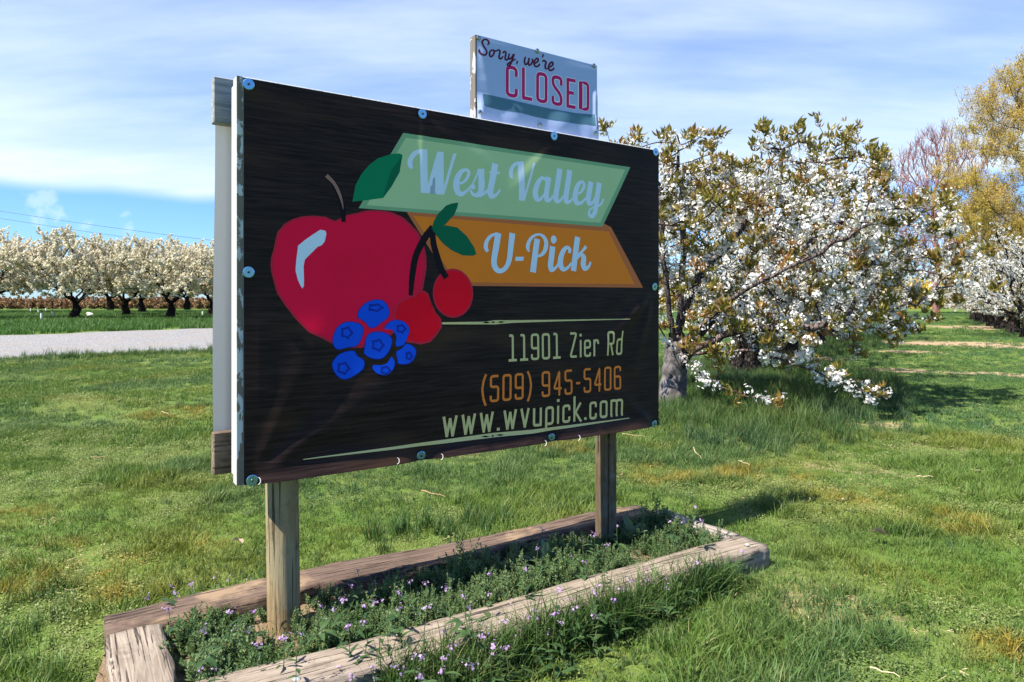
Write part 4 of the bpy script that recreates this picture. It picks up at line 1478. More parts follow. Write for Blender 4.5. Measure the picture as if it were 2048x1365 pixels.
# longer grass against the timbers, and odd clumps in the lawn
tx, ty, ts = [], [], []
for poly, dens, sc in ((EDGE[0], 210, .75), (EDGE[1], 130, .6), (FRONT, 1900, 1.0)):
    P_ = np.array(poly); a, b = P_.min(0), P_.max(0)
    n = int((b - a).prod() * dens)
    qx, qy = RNG.uniform(a[0], b[0], n), RNG.uniform(a[1], b[1], n)
    m = in_poly(qx, qy, poly) & free_of(qx, qy); tx.append(qx[m]); ty.append(qy[m]); ts.append(sc * RNG.uniform(.6, 1.15, m.sum()))
qx, qy = sample(1.5, 9, 5, .5)
m = free_of(qx, qy) & (vnoise(qx, qy, .8, 15) > .5); tx.append(qx[m]); ty.append(qy[m]); ts.append(RNG.uniform(.35, .7, m.sum()))
# scattered blades in the bed, and a fringe along the near side of the road
n = 150; qx, qy = RNG.uniform(-1.3, 1.1, n), RNG.uniform(1.6, 3.5, n)
m = in_poly(qx, qy, BED) & free_of(qx, qy, bed=False); tx.append(qx[m]); ty.append(qy[m]); ts.append(RNG.uniform(.4, .8, m.sum()))
a0, a1 = np.array(gpt(0, 721)), np.array(gpt(430, 703))
t_ = RNG.random(420); q = a0 + (a1 - a0) * t_[:, None] * 1.3 + np.stack([RNG.normal(.25, .3, 420), RNG.normal(-.25, .3, 420)], 1)
tx.append(q[:, 0]); ty.append(q[:, 1]); ts.append(RNG.uniform(.6, 1.5, 420) * (.4 + vnoise(q[:, 0], q[:, 1], 1.1, 4)))
x, y, s_ = np.concatenate(tx), np.concatenate(ty), np.concatenate(ts)
lay('edge_grass', x, y, s_, RNG.integers(0, 4, len(x)), NG_EDGE, 'longer grass tufts against the timbers and dotted over the lawn', .2)
# orchard floor beyond the road
x, y = sample(21, 75, 7, 2)
k = ORCHARD_X(x, y) & free_of(x, y) & (RNG.random(len(x)) > dirt_amount(x, y))
x, y = x[k], y[k]
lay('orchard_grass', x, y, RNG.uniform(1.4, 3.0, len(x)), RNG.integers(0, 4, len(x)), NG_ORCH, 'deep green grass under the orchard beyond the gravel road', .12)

# ------------------------------------------------------------------ bed: soil, ground cover, flowering weeds
bm = bmesh.new()
n_u, n_v = 70, 18
A, B_, C_, D_ = [np.array(p) for p in BED]
g = []
for i in range(n_u + 1):
    row = []
    for j in range(n_v + 1):
        s, t = i / n_u, j / n_v
        p = (A * (1 - s) + B_ * s) * (1 - t) + (D_ * (1 - s) + C_ * s) * t
        row.append(bm.verts.new((p[0], p[1], .022 + .028 * float(vnoise(p[0], p[1], 5, 1)) + .012 * random.random())))
    g.append(row)
for i in range(n_u):
    for j in range(n_v):
        bm.faces.new((g[i][j], g[i][j + 1], g[i + 1][j + 1], g[i + 1][j]))
k = NT('bed_soil_earth'); w = k.coord('World')
so = k.surf(k.mix(k.noise(w, 22, 5, .65), (.10, .07, .045), (.30, .215, .135)), .95, k.bump(k.noise(w, 70, 4, .6), .8, .02), spec=.1)
tag(from_bm('bed_soil', bm, so, smooth=True), 'crumbly brown earth inside the timber bed', None, kind='structure')


def cover_mat():
    k = NT('ground_cover_leaves')
    w = k.coord('World')
    n = k.noise(w, 4.5, 4, .6); v = k.attr('v')
    c = k.mix(k.ramp(n, .35, .65), (.095, .175, .055), (.160, .235, .095))
    c = k.mix(k.ramp(v, 0, 1, 0, .5), c, (.045, .085, .03))
    c = k.mix(k.math('MULTIPLY', k.ramp(v, .93, .96), .6), c, (.33, .27, .07))
    return k.surf(c, .6, spec=.25, trans=.3)


MAT['cover'] = cover_mat()


def sprig(name, seed, H=.06, n=40):
    """feathery weed: lobed leaflets in whorls on a short stem"""
    rng = random.Random(seed)
    V, Fs, av = [], [], []
    for s_ in range(3):
        lean = Vector((rng.uniform(-.4, .4), rng.uniform(-.4, .4), 1)).normalized()
        o = Vector((rng.uniform(-.018, .018), rng.uniform(-.018, .018), 0))
        hh = H * rng.uniform(.6, 1.1)
        for q in range(n):
            t = .25 + .75 * q / n
            c = o + lean * hh * t
            a = q * 2.4 + rng.uniform(-.3, .3)
            el = .2 + .9 * t ** 2 + rng.uniform(-.3, .3)
            ln = .0145 * (1.15 - .55 * t) * rng.uniform(.7, 1.2)
            d = Vector((math.cos(a) * math.cos(el), math.sin(a) * math.cos(el), math.sin(el)))
            sd = Vector((-math.sin(a), math.cos(a), rng.uniform(-.4, .4))) * ln * rng.uniform(.18, .32)
            b = len(V); v = rng.random()
            V += [c, c + d * ln * .55 + sd, c + d * ln, c + d * ln * .55 - sd]; av += [v] * 4
            Fs.append((b, b + 1, b + 2, b + 3))
    me = mk_mesh(name, V, Fs, MAT['cover'], smooth=False)
    at_attr(me, 'v', av)
    return me


P_COV = [proto_obj(sprig('cover_sprig', 80 + i, .055 + .012 * i)) for i in range(5)]
NG_COV = node_scatter('ground_cover_scatter', P_COV)
n = 17000
qx, qy = RNG.uniform(-1.6, 1.3, n), RNG.uniform(1.2, 3.6, n)
fill_n = vnoise(qx, qy, 3.2, 21) * .6 + vnoise(qx, qy, 8, 22) * .4
bare = np.zeros(n)
for (px, py, r_) in ((540, 1270, .10), (600, 1235, .09), (560, 1290, .09), (1000, 1140, .10), (1390, 1045, .13), (1440, 1062, .10), (1330, 1028, .10), (1150, 1045, .08), (900, 1110, .07)):
    c = gpt(px, py, .03); bare = np.maximum(bare, np.exp(-((qx - c[0]) ** 2 + (qy - c[1]) ** 2) / r_ ** 2))
qpx, qpy = to_px(qx, qy, .03)
k = in_poly(qx, qy, BED) & free_of(qx, qy, bed=False) & (qpx > 334 + (qpy - 1250) * .34) & (fill_n > .26) & (RNG.random(n) > bare * 1.1)
qx, qy, fill_n = qx[k], qy[k], fill_n[k]
# a looser spread on the lawn just outside the timbers
n2 = 3500
ex, ey = RNG.uniform(-2.2, 2.0, n2), RNG.uniform(1.4, 4.2, n2)
k2 = free_of(ex, ey) & ~((ex < -.72) & (ey < 2.3)) & (vnoise(ex, ey, 2.2, 24) > .62)
x = np.concatenate([qx, ex[k2]]); y = np.concatenate([qy, ey[k2]])
s_ = np.concatenate([(.26 + 1.2 * fill_n) * RNG.uniform(.6, 1.35, len(qx)), RNG.uniform(.25, .5, k2.sum())])
z = np.concatenate([np.full(len(qx), .035), ground_z(ex[k2], ey[k2])])
rot = np.stack([RNG.normal(0, .25, len(x)), RNG.normal(0, .25, len(x)), RNG.random(len(x)) * 6.283], 1)
o = scatter('ground_cover', np.stack([x, y, z], 1), rot, s_, RNG.integers(0, 5, len(x)), NG_COV)
tag(o, 'feathery low green weeds filling the timber bed under the sign', 'ground cover', kind='stuff')

# flowering weeds ---------------------------------------------------
k = NT('weed_leaf'); v = k.rand()
MAT['weedleaf'] = k.surf(k.mix(v, (.030, .075, .022), (.070, .125, .040)), .5, spec=.35, trans=.3)
MAT['weedstem'] = plain('weed_stem', (.07, .10, .03), .6)
k = NT('lilac_petals'); v = k.rand()
MAT['lilac'] = k.surf(k.mix(v, (.44, .26, .52), (.62, .45, .67)), .6, spec=.2, trans=.35)
k = NT('grey_leaf'); MAT['greyleaf'] = k.surf(k.mix(k.rand(), (.10, .16, .085), (.17, .23, .14)), .6, spec=.3, trans=.25)


def leaf_mesh(name, L, W, mat, droop=.35, fold=.25, teeth=0.0, n=6, seed=0):
    rng = random.Random(seed)
    V, Fs = [], []
    for i in range(n + 1):
        t = i / n
        w = W * .5 * math.sin(math.pi * min(1, (t * .92 + .06))) ** .8 * (1 + teeth * (.5 if i % 2 else -.5))
        if i == n: w = .0004
        x = L * t; z = -droop * L * t * t + .25 * L * t
        V += [(x, -w, z + fold * w), (x, 0, z), (x, w, z + fold * w)]
    for i in range(n):
        a = 3 * i
        Fs += [(a, a + 3, a + 4, a + 1), (a + 1, a + 4, a + 5, a + 2)]
    return mk_mesh(name, V, Fs, mat)


ME_WLEAF = [leaf_mesh('leaf', .075, .018, MAT['weedleaf'], .5, .3, .25, 6), leaf_mesh('leaf', .06, .022, MAT['weedleaf'], .7, .3, .2, 6)]
ME_GLEAF = leaf_mesh('leaf', .13, .034, MAT['greyleaf'], .2, .45, .3, 8)


def tube(bm, pts, r0, r1, n=5):
    prev = None
    pts = [Vector(p) for p in pts]
    for i, p in enumerate(pts):
        d = (pts[min(i + 1, len(pts) - 1)] - pts[max(i - 1, 0)]).normalized()
        q = d.to_track_quat('Z', 'Y')
        r = r0 + (r1 - r0) * i / max(1, len(pts) - 1)
        ring = [bm.verts.new(p + q @ Vector((r * math.cos(6.283 * k / n), r * math.sin(6.283 * k / n), 0))) for k in range(n)]
        if prev:
            for k in range(n): bm.faces.new((prev[k], prev[(k + 1) % n], ring[(k + 1) % n], ring[k]))
        prev = ring


def flower_head(name, seed, n=9, R_=.016):
    rng = random.Random(seed)
    V, Fs = [], []
    for _ in range(n):
        c = Vector((rng.gauss(0, R_ * .6), rng.gauss(0, R_ * .6), rng.gauss(0, R_ * .55)))
        up = (c.normalized() * .8 + Vector((0, 0, .7)) + Vector((rng.uniform(-.3, .3), rng.uniform(-.3, .3), 0))).normalized()
        q = up.to_track_quat('Z', 'Y')
        s = rng.uniform(.0045, .0068); tw = rng.uniform(0, 1.5)
        for k in range(4):
            a = tw + k * 1.5708
            d = q @ Vector((math.cos(a), math.sin(a), .25)); sd = q @ Vector((-math.sin(a), math.cos(a), 0))
            b = len(V)
            V += [c, c + d * s * .6 - sd * s * .42, c + d * s * 1.15 - sd * s * .3, c + d * s * 1.15 + sd * s * .3, c + d * s * .6 + sd * s * .42]
            Fs.append((b, b + 1, b + 2, b + 3, b + 4))
    return mk_mesh(name, V, Fs, MAT['lilac'], smooth=False)


ME_HEAD = [flower_head('flower_head', i, 8 + i) for i in range(4)]
ME_STEM = {}


def stem_mesh(h, seed):
    rng = random.Random(seed)
    bm = bmesh.new()
    tube(bm, [(rng.uniform(-.01, .01) * (i in (1, 2)), rng.uniform(-.01, .01) * (i in (1, 2)), h * i / 3) for i in range(4)], .0019, .0010)
    me = bpy.data.meshes.new('stem'); bm.to_mesh(me); bm.free(); me.materials.append(MAT['weedstem'])
    return me


WEED_PROTO = []
for i in range(6):
    rng = random.Random(900 + i)
    h = .10 + .022 * i
    lv = []
    for q in range(7):
        t = rng.uniform(.02, .72)
        lv.append((rng.choice(ME_WLEAF), h * t, q * 2.4 + rng.uniform(-.4, .4), -rng.uniform(.1, .8), rng.uniform(.55, 1.1) * (1.1 - .5 * t)))
    WEED_PROTO.append((h, stem_mesh(h, i), lv, ME_HEAD[i % 4]))


def weed(px, py, label, group, base=.035, tall=None):
    i = random.randrange(6) if tall is None else tall
    h, sm, lv, hd = WEED_PROTO[i]
    p = gpt(px, py, base + h)
    t = empty('flowering_weed', (p[0], p[1], base), random.uniform(0, 6.28))
    tag(t, label, 'weed', group)
    link('stem', sm, t)
    for me, z, a, el, s in lv:
        link('leaf', me, t, loc=(0, 0, z), rot=(0, el, a), scale=s)
    link('flower_head', hd, t, loc=(0, 0, h), rot=(0, 0, random.uniform(0, 6.28)), scale=random.uniform(.38, .66))


W_BED = [(337, 1216), (460, 1220), (508, 1223), (408, 1259), (469, 1257), (497, 1261), (639, 1209), (666, 1217), (685, 1200), (729, 1210), (749, 1203), (650, 1245), (698, 1252), (729, 1244), (568, 1271), (518, 1286), (402, 1337), (429, 1340), (715, 1140),
         (704, 1169), (749, 1166), (599, 1269), (687, 1199), (766, 1201), (799, 1214), (796, 1182), (821, 1162), (852, 1165), (892, 1176), (926, 1189), (980, 1149), (1076, 1094), (1051, 1136), (1141, 1111), (1170, 1125), (1164, 1082), (1188, 1068),
         (855, 1215), (939, 1213), (977, 1187), (1085, 1058), (1234, 1051), (1356, 1033), (1366, 1042), (1401, 1038), (1340, 1042), (1187, 1071), (1390, 1013), (835, 1225), (1215, 1090)]
W_FRONT = [(887, 1261), (905, 1292), (918, 1281), (964, 1254), (967, 1269), (1008, 1244), (1025, 1207), (1056, 1233), (1071, 1224), (1073, 1235), (1096, 1264), (1116, 1182), (1139, 1199), (1112, 1227), (1190, 1230), (1191, 1179), (1124, 1244),
           (889, 1313), (926, 1319), (884, 1340), (843, 1313), (789, 1332), (827, 1313), (809, 1332), (751, 1352), (799, 1346), (943, 1329), (986, 1289), (1011, 1296), (1038, 1267), (986, 1306), (837, 1350), (745, 1332), (680, 1335), (705, 1347),
           (1290, 1136), (1259, 1159), (1297, 1159), (1334, 1174), (1199, 1171), (1188, 1183), (1393, 1124), (1117, 1177), (1334, 1158), (1243, 1177), (1486, 1101), (1150, 1215), (1230, 1200)]
W_LEFT = [(350, 1183), (381, 1167), (390, 1162), (295, 1194), (499, 1156), (432, 1152), (459, 1158), (340, 1170)]
for p_ in W_BED: weed(*p_, 'lilac flowered weed growing among the ground cover inside the timber bed', 'lilac weeds inside the timber bed')
for p_ in W_FRONT: weed(*p_, 'lilac flowered weed in the long grass before the front timber', 'lilac weeds before the front timber', base=.0)
for p_ in W_LEFT: weed(*p_, 'small lilac flowered weed on the lawn behind the long brown timber', 'lilac weeds behind the brown timber', base=-.01, tall=0)
for (px, py, s, lab) in ((1090, 1150, 1.0, 'grey green broad leaved weed in the middle of the timber bed'), (1262, 1092, 1.0, 'spiky grey green weed in front of the right post'), (368, 1250, .8, 'broad leaved green weed beside the near left end timber')):
    p = gpt(px, py, .03)
    t = empty('leafy_weed', (p[0], p[1], .03)); tag(t, lab, 'weed')
    for q in range(8):
        link('leaf', ME_GLEAF if s == 1.0 else ME_WLEAF[1], t, loc=(0, 0, .01 + .004 * q), rot=(0, -random.uniform(.35, 1.2), q * 2.4), scale=(s if s == 1.0 else 1.7) * random.uniform(.6, 1.05))

# dry bits lying in the turf
k = NT('thatch'); MAT['thatch'] = k.surf(k.mix(k.rand(), (.50, .41, .24), (.34, .24, .14)), .85, spec=.15)


def bits(name, seed):
    rng = random.Random(seed); V, Fs = [], []
    for _ in range(6):
        a = rng.uniform(0, 6.28); L = rng.uniform(.004, .014); w = rng.uniform(.0008, .0016)
        c = Vector((rng.uniform(-.05, .05), rng.uniform(-.05, .05), rng.uniform(.012, .03)))
        d = Vector((math.cos(a), math.sin(a), rng.uniform(-.2, .2))); n = Vector((-math.sin(a), math.cos(a), .2))
        b = len(V); V += [c - d * L - n * w, c - d * L + n * w, c + d * L + n * w * .5, c + d * L - n * w * .5]; Fs.append((b, b + 1, b + 2, b + 3))
    return mk_mesh(name, V, Fs, MAT['thatch'], smooth=False)


NG_BITS = node_scatter('thatch_scatter', [proto_obj(bits('thatch_bits', 180 + i)) for i in range(3)])
x, y = sample(1.4, 7.5, 60, .5)
m = free_of(x, y) & ((vnoise(x, y, 1.3, 33) > .52) | (dirt_amount(x, y) > .15)); x, y = x[m], y[m]
lay('lawn_thatch', x, y, RNG.uniform(.5, 1.2, len(x)), RNG.integers(0, 3, len(x)), NG_BITS, 'scattered dry straw bits and thatch lying in the lawn', .2)

# ------------------------------------------------------------------ litter on the lawn
MAT['twig'] = plain('dry_twig', (.42, .27, .15), .8, .2)
MAT['straw'] = plain('pale_straw', (.55, .45, .27), .8, .2)
MAT['dead'] = plain('dead_leaf', (.50, .33, .24), .8, .2, trans=.2)
MAT['stone'] = plain('pebble_stone', (.30, .31, .33), .7, .3)
MAT['paint'] = plain('pale_pebble', (.66, .64, .60), .7, .3)


def twig(px0, py0, px1, py1, mk, lab, r=.004):
    a, b = gpt(px0, py0, .045), gpt(px1, py1, .045)
    c = (a + b) / 2; dv = b - a; L = np.linalg.norm(dv)
    bm = bmesh.new()
    tube(bm, [(L * (i / 5 - .5), .016 * L * math.sin(i * 1.3 + L * 40), .003 * math.sin(i * 2.1)) for i in range(6)], r * .65, r * .3, 6)
    o = from_bm('twig', bm, MAT[mk], smooth=True, loc=(c[0], c[1], .045), rot=(0, 0, math.atan2(dv[1], dv[0])))
    tag(o, lab, 'twig')


twig(182, 915, 210, 914, 'twig', 'short reddish twig lying on the lawn left of the sign')
twig(323, 823, 338, 829, 'straw', 'pale straw stub on the lawn close to the white side of the sign')
twig(842, 981, 890, 993, 'twig', 'reddish twig on the pale clover under the big sign')
twig(1244, 868, 1290, 873, 'twig', 'thin grey pink twig in grass right of the far post', .006)
twig(1386, 895, 1402, 918, 'straw', 'forked yellow straw stalk before the tall orchard grass', .005)
twig(1478, 922, 1500, 930, 'straw', 'bleached straw stem on bare soil near the tall grass', .006)
twig(1833, 953, 1866, 953, 'straw', 'pale stick lying level on the lawn at the right', .006)
twig(1938, 939, 1964, 942, 'straw', 'yellow straw stem on the mown path at the far right', .006)
twig(1740, 1335, 1800, 1352, 'straw', 'straw stem in the nearest grass at the lower right')


def dead_leaf(px, py, lab, s=.06):
    p = gpt(px, py, .05)
    me = leaf_mesh('dead_leaf', s, s * .6, MAT['dead'], .6, .7, .2, 6)
    tag(link('dead_leaf', me, loc=(p[0], p[1], .05), rot=(.5, -.3, 2.4)), lab, 'leaf')


dead_leaf(482, 1088, 'curled tan dead leaf on the lawn left of the near post')
dead_leaf(1773, 1071, 'curled brown dead leaf on the lawn at the right', .07)


def pebble(px, py, z, s, mk, lab):
    p = gpt(px, py, z)
    bm = bmesh.new(); bmesh.ops.create_icosphere(bm, subdivisions=2, radius=s)
    for v in bm.verts: v.co *= 1 + .15 * math.sin(v.co.x * 300 + v.co.y * 200); v.co.z *= .5
    tag(from_bm('pebble', bm, MAT[mk], smooth=True, loc=(p[0], p[1], z)), lab, 'pebble')


pebble(594, 1359, TZ + .012, .012, 'stone', 'grey pebble on the near end of the front timber')
pebble(1494, 1090, TZ + .006, .008, 'paint', 'white pebble on the far end of the front timber')
pebble(1385, 1132, TZ + .006, .008, 'stone', 'small grey stone at the edge of the front timber')

# ------------------------------------------------------------------ trees
def colonize(attr, start, step, infl, kill, iters, seed=0, up=0.0, jitter=.12):
    """grow a branching skeleton towards attraction points; returns positions and parents"""
    rng = np.random.default_rng(seed)
    pos = [np.array(p, float) for p, _ in start]; par = [q for _, q in start]
    A = np.array(attr, float)
    near_d = np.full(len(A), 1e9); near_i = np.zeros(len(A), int)
    for i, p in enumerate(pos):
        d = np.linalg.norm(A - p, axis=1); m = d < near_d; near_d[m] = d[m]; near_i[m] = i
    alive = np.ones(len(A), bool)
    for it in range(iters):
        act = alive & (near_d < infl)
        if not act.any():
            act = alive & (near_d < near_d[alive].min() * 1.2) if alive.any() else act
            if not act.any(): break
        ids = near_i[act]
        P = np.array(pos)
        dv = A[act] - P[ids]; dv /= np.linalg.norm(dv, axis=1)[:, None] + 1e-9
        acc = {}
        for i, v in zip(ids, dv):
            acc[i] = acc.get(i, 0) + v
        new = []
        for i, v in acc.items():
            v = v / (np.linalg.norm(v) + 1e-9) + rng.normal(0, jitter, 3) + np.array([0, 0, up])
            v /= np.linalg.norm(v) + 1e-9
            p = pos[i] + v * step
            new.append((p, i))
        n0 = len(pos)
        for p, i in new: pos.append(p); par.append(i)
        NP = np.array([p for p, _ in new])
        for j in range(len(NP)):
            d = np.linalg.norm(A - NP[j], axis=1); m = d < near_d; near_d[m] = d[m]; near_i[m] = n0 + j
        alive &= near_d > kill
        if len(pos) > 6000: break
    return np.array(pos), np.array(par)


def radii(pos, par, tip, expo, cap=None):
    n = len(pos)
    acc = np.zeros(n); kids = np.zeros(n, int)
    for i in range(n):
        if par[i] >= 0: kids[par[i]] += 1
    r = np.zeros(n)
    for i in range(n - 1, -1, -1):
        r[i] = max(tip, acc[i] ** (1 / expo)) if kids[i] else tip
        if par[i] >= 0: acc[par[i]] += r[i] ** expo
    if cap: r = np.minimum(r, cap)
    return r, kids


def skeleton_mesh(name, pos, par, r, mat, thick=7, thin=4, sel=None, rough=.06, seed=0, ridges=0.0):
    """tapered tubes along the chains of a skeleton"""
    rng = random.Random(seed)
    n = len(pos)
    kids = [[] for _ in range(n)]
    for i in range(n):
        if par[i] >= 0: kids[par[i]].append(i)
    V, Fs = [], []
    stack = [(i, -1) for i in range(n) if par[i] < 0]
    while stack:
        i, p = stack.pop()
        chain = ([p] if p >= 0 else []) + [i]
        while kids[chain[-1]]:
            ks = sorted(kids[chain[-1]], key=lambda q: -r[q])
            for q in ks[1:]: stack.append((q, chain[-1]))
            chain.append(ks[0])
        if sel is not None and not sel(chain): continue
        m = thick if r[chain[min(1, len(chain) - 1)]] > .03 else thin
        prev = None
        x0 = None
        for c, q in enumerate(chain):
            a, b = pos[chain[max(c - 1, 0)]], pos[chain[min(c + 1, len(chain) - 1)]]
            d = Vector(b - a)
            if d.length < 1e-6: d = Vector((0, 0, 1))
            d.normalize()
            ref = x0 if x0 is not None else (Vector((1, 0, 0)) if abs(d.x) < .8 else Vector((0, 1, 0)))
            x0 = (ref - d * ref.dot(d)).normalized(); y0 = d.cross(x0)
            rr = r[q] if not (c == 0 and p >= 0) else r[chain[1]]
            if c == len(chain) - 1: rr *= .5
            base = len(V)
            for k in range(m):
                an = 6.283 * k / m
                f = rr * (1 + rng.uniform(-rough, rough) * 2 + ridges * (math.sin(3 * an + c * .21 + seed) + .5 * math.sin(7 * an - c * .3)))
                V.append(tuple(pos[q] + np.array(x0 * math.cos(an) * f + y0 * math.sin(an) * f)))
            if prev is not None:
                for k in range(m): Fs.append((prev + k, prev + (k + 1) % m, base + (k + 1) % m, base + k))
            prev = base
    return mk_mesh(name, V, Fs, mat)


def bark(name, c0, c1, lichen=None, rough_scale=1.0):
    k = NT(name)
    w = k.coord('Object', (1, 1, .55))
    n = k.noise(w, 18 * rough_scale, 7, .7, .6); n2 = k.noise(k.coord('Object'), 7.5, 5, .65)
    plates = k.voro(k.coord('Object', (1, 1, .4)), 26 * rough_scale, 'DISTANCE_TO_EDGE')
    crack = k.ramp(plates, .0, .10)
    c = k.mix(k.ramp(n, .38, .62), c0, c1)
    if lichen: c = k.mix(k.ramp(n2, .54, .62, 0, .85), c, lichen)
    c = k.mix(k.math('MULTIPLY', k.math('SUBTRACT', 1.0, crack), .8), c, tuple(x * .5 for x in c0))
    return k.surf(c, .92, k.bump(k.math('ADD', k.math('MULTIPLY', n, .6), crack), 1.0, .03), spec=.06)


MAT['cherry_bark'] = bark('cherry_bark', (.014, .011, .010), (.042, .034, .030), (.085, .078, .072))
MAT['cherry_twig'] = bark('cherry_twig_bark', (.085, .062, .058), (.19, .15, .14))
MAT['dark_bark'] = bark('orchard_dark_bark', (.014, .011, .010), (.045, .035, .030))
k = NT('white_petals')
MAT['petal'] = k.surf(k.mix(k.rand(), (.80, .79, .76), (.86, .85, .83)), .55, spec=.2, trans=.38)
MAT['petal_centre'] = plain('flower_centre', (.42, .34, .09), .7, .2)
k = NT('cream_petals'); w_ = k.coord('World')
cc = k.mix(k.rand(), (.68, .61, .44), (.79, .74, .59))
cc = k.mix(k.ramp(k.noise(w_, .9, 3, .5), .55, .7, 0, .5), cc, (.46, .42, .22))
MAT['cream'] = k.surf(cc, .6, spec=.15, trans=.3)


def young_leaf():
    k = NT('bronze_young_leaf')
    v = k.rand()
    n = k.noise(k.coord('World'), 1.6, 3, .5)
    c = k.mix(v, (.18, .17, .03), (.29, .185, .042))
    c = k.mix(k.ramp(n, .48, .66, 0, .75), c, (.36, .155, .05))
    c = k.mix(k.ramp(v, .6, .95, 0, .7), c, (.14, .175, .03))
    return k.surf(c, .38, spec=.45, trans=.38)


MAT['bronze'] = young_leaf()


def flower_cluster(name, seed, n=9, R_=.046, petal=.0115, mat='petal', pet=5):
    """an umbel of five-petalled flowers facing outwards"""
    rng = random.Random(seed)
    V, Fs, mi = [], [], []
    for q in range(n):
        u = rng.uniform(-.55, 1); a = rng.uniform(0, 6.283); s_ = math.sqrt(1 - u * u)
        up = Vector((s_ * math.cos(a), s_ * math.sin(a), u))
        c = up * R_ * rng.uniform(.55, 1.15)
        qn = up.to_track_quat('Z', 'Y'); tw = rng.uniform(0, 6)
        s = petal * rng.uniform(.85, 1.2)
        for k in range(pet):
            an = tw + 6.283 * k / pet
            d = qn @ Vector((math.cos(an), math.sin(an), .28)); sd = qn @ Vector((-math.sin(an), math.cos(an), 0))
            b = len(V)
            V += [c, c + d * s * .55 - sd * s * .5, c + d * s * 1.12 - sd * s * .32, c + d * s * 1.12 + sd * s * .32, c + d * s * .55 + sd * s * .5]
            Fs.append((b, b + 1, b + 2, b + 3, b + 4)); mi.append(0)
        b = len(V)
        for k in range(4):
            an = tw + 1.5708 * k
            V.append(c + qn @ Vector((math.cos(an) * s * .28, math.sin(an) * s * .28, s * .3)))
        Fs.append((b, b + 1, b + 2, b + 3)); mi.append(1)
    me = mk_mesh(name, V, Fs, MAT[mat], smooth=False)
    me.materials.append(MAT['petal_centre'])
    me.polygons.foreach_set('material_index', mi)
    return me


def whorl_mesh(name, seed, n=6, L=.085):
    """a spray of drooping young leaves at a shoot tip"""
    rng = random.Random(seed)
    V, Fs = [], []
    for q in range(n):
        a = q * 2.4 + rng.uniform(-.4, .4); el = rng.uniform(.1, 1.1) * (1 if q < n - 2 else 1.25)
        Ls = L * rng.uniform(.6, 1.1); W = Ls * rng.uniform(.34, .44)
        X = Vector((math.cos(a) * math.cos(el), math.sin(a) * math.cos(el), math.sin(el)))
        S = Vector((-math.sin(a), math.cos(a), 0)); U = X.cross(S) * -1
        b = len(V); st = 4
        for i in range(st + 1):
            t = i / st
            w = W * .5 * math.sin(math.pi * min(1, .08 + .92 * t)) ** .8 if i < st else .0005
            c = X * Ls * t + U * (-.5 * Ls * t * t) + X * Ls * .10
            V += [c - S * w + U * w * .5, c, c + S * w + U * w * .5]
        for i in range(st):
            p = b + 3 * i
            Fs += [(p, p + 3, p + 4, p + 1), (p + 1, p + 4, p + 5, p + 2)]
    return mk_mesh(name, V, Fs, MAT['bronze'])


P_CHERRY = [proto_obj(flower_cluster('blossom_cluster', 100 + i, 8 + i)) for i in range(4)] + [proto_obj(whorl_mesh('leaf_spray', 110 + i, 4 + i % 2, .074)) for i in range(4)]
NG_CHERRY = node_scatter('cherry_crown_scatter', P_CHERRY)
ME_BLOSSOM = [P_CHERRY[i].data for i in range(4)]
ME_LEAF1 = [leaf_mesh('leaf', .088, .034, MAT['bronze'], .55, .45, .12, 6), leaf_mesh('leaf', .075, .028, MAT['bronze'], .8, .5, .12, 6)]


def ellipsoid_points(n, c, rad, rng, shell=.35, flat_bottom=None):
    out = []
    while len(out) < n:
        v = rng.normal(0, 1, 3); v /= np.linalg.norm(v)
        rr = rng.random() ** shell
        p = np.array(c) + v * rr * np.array(rad) * (1 + .09 * math.sin(v[0] * 5 + c[0]) + .08 * math.sin(v[1] * 7 + v[2] * 4))
        if flat_bottom is not None and p[2] < flat_bottom: continue
        out.append(p)
    return np.array(out)


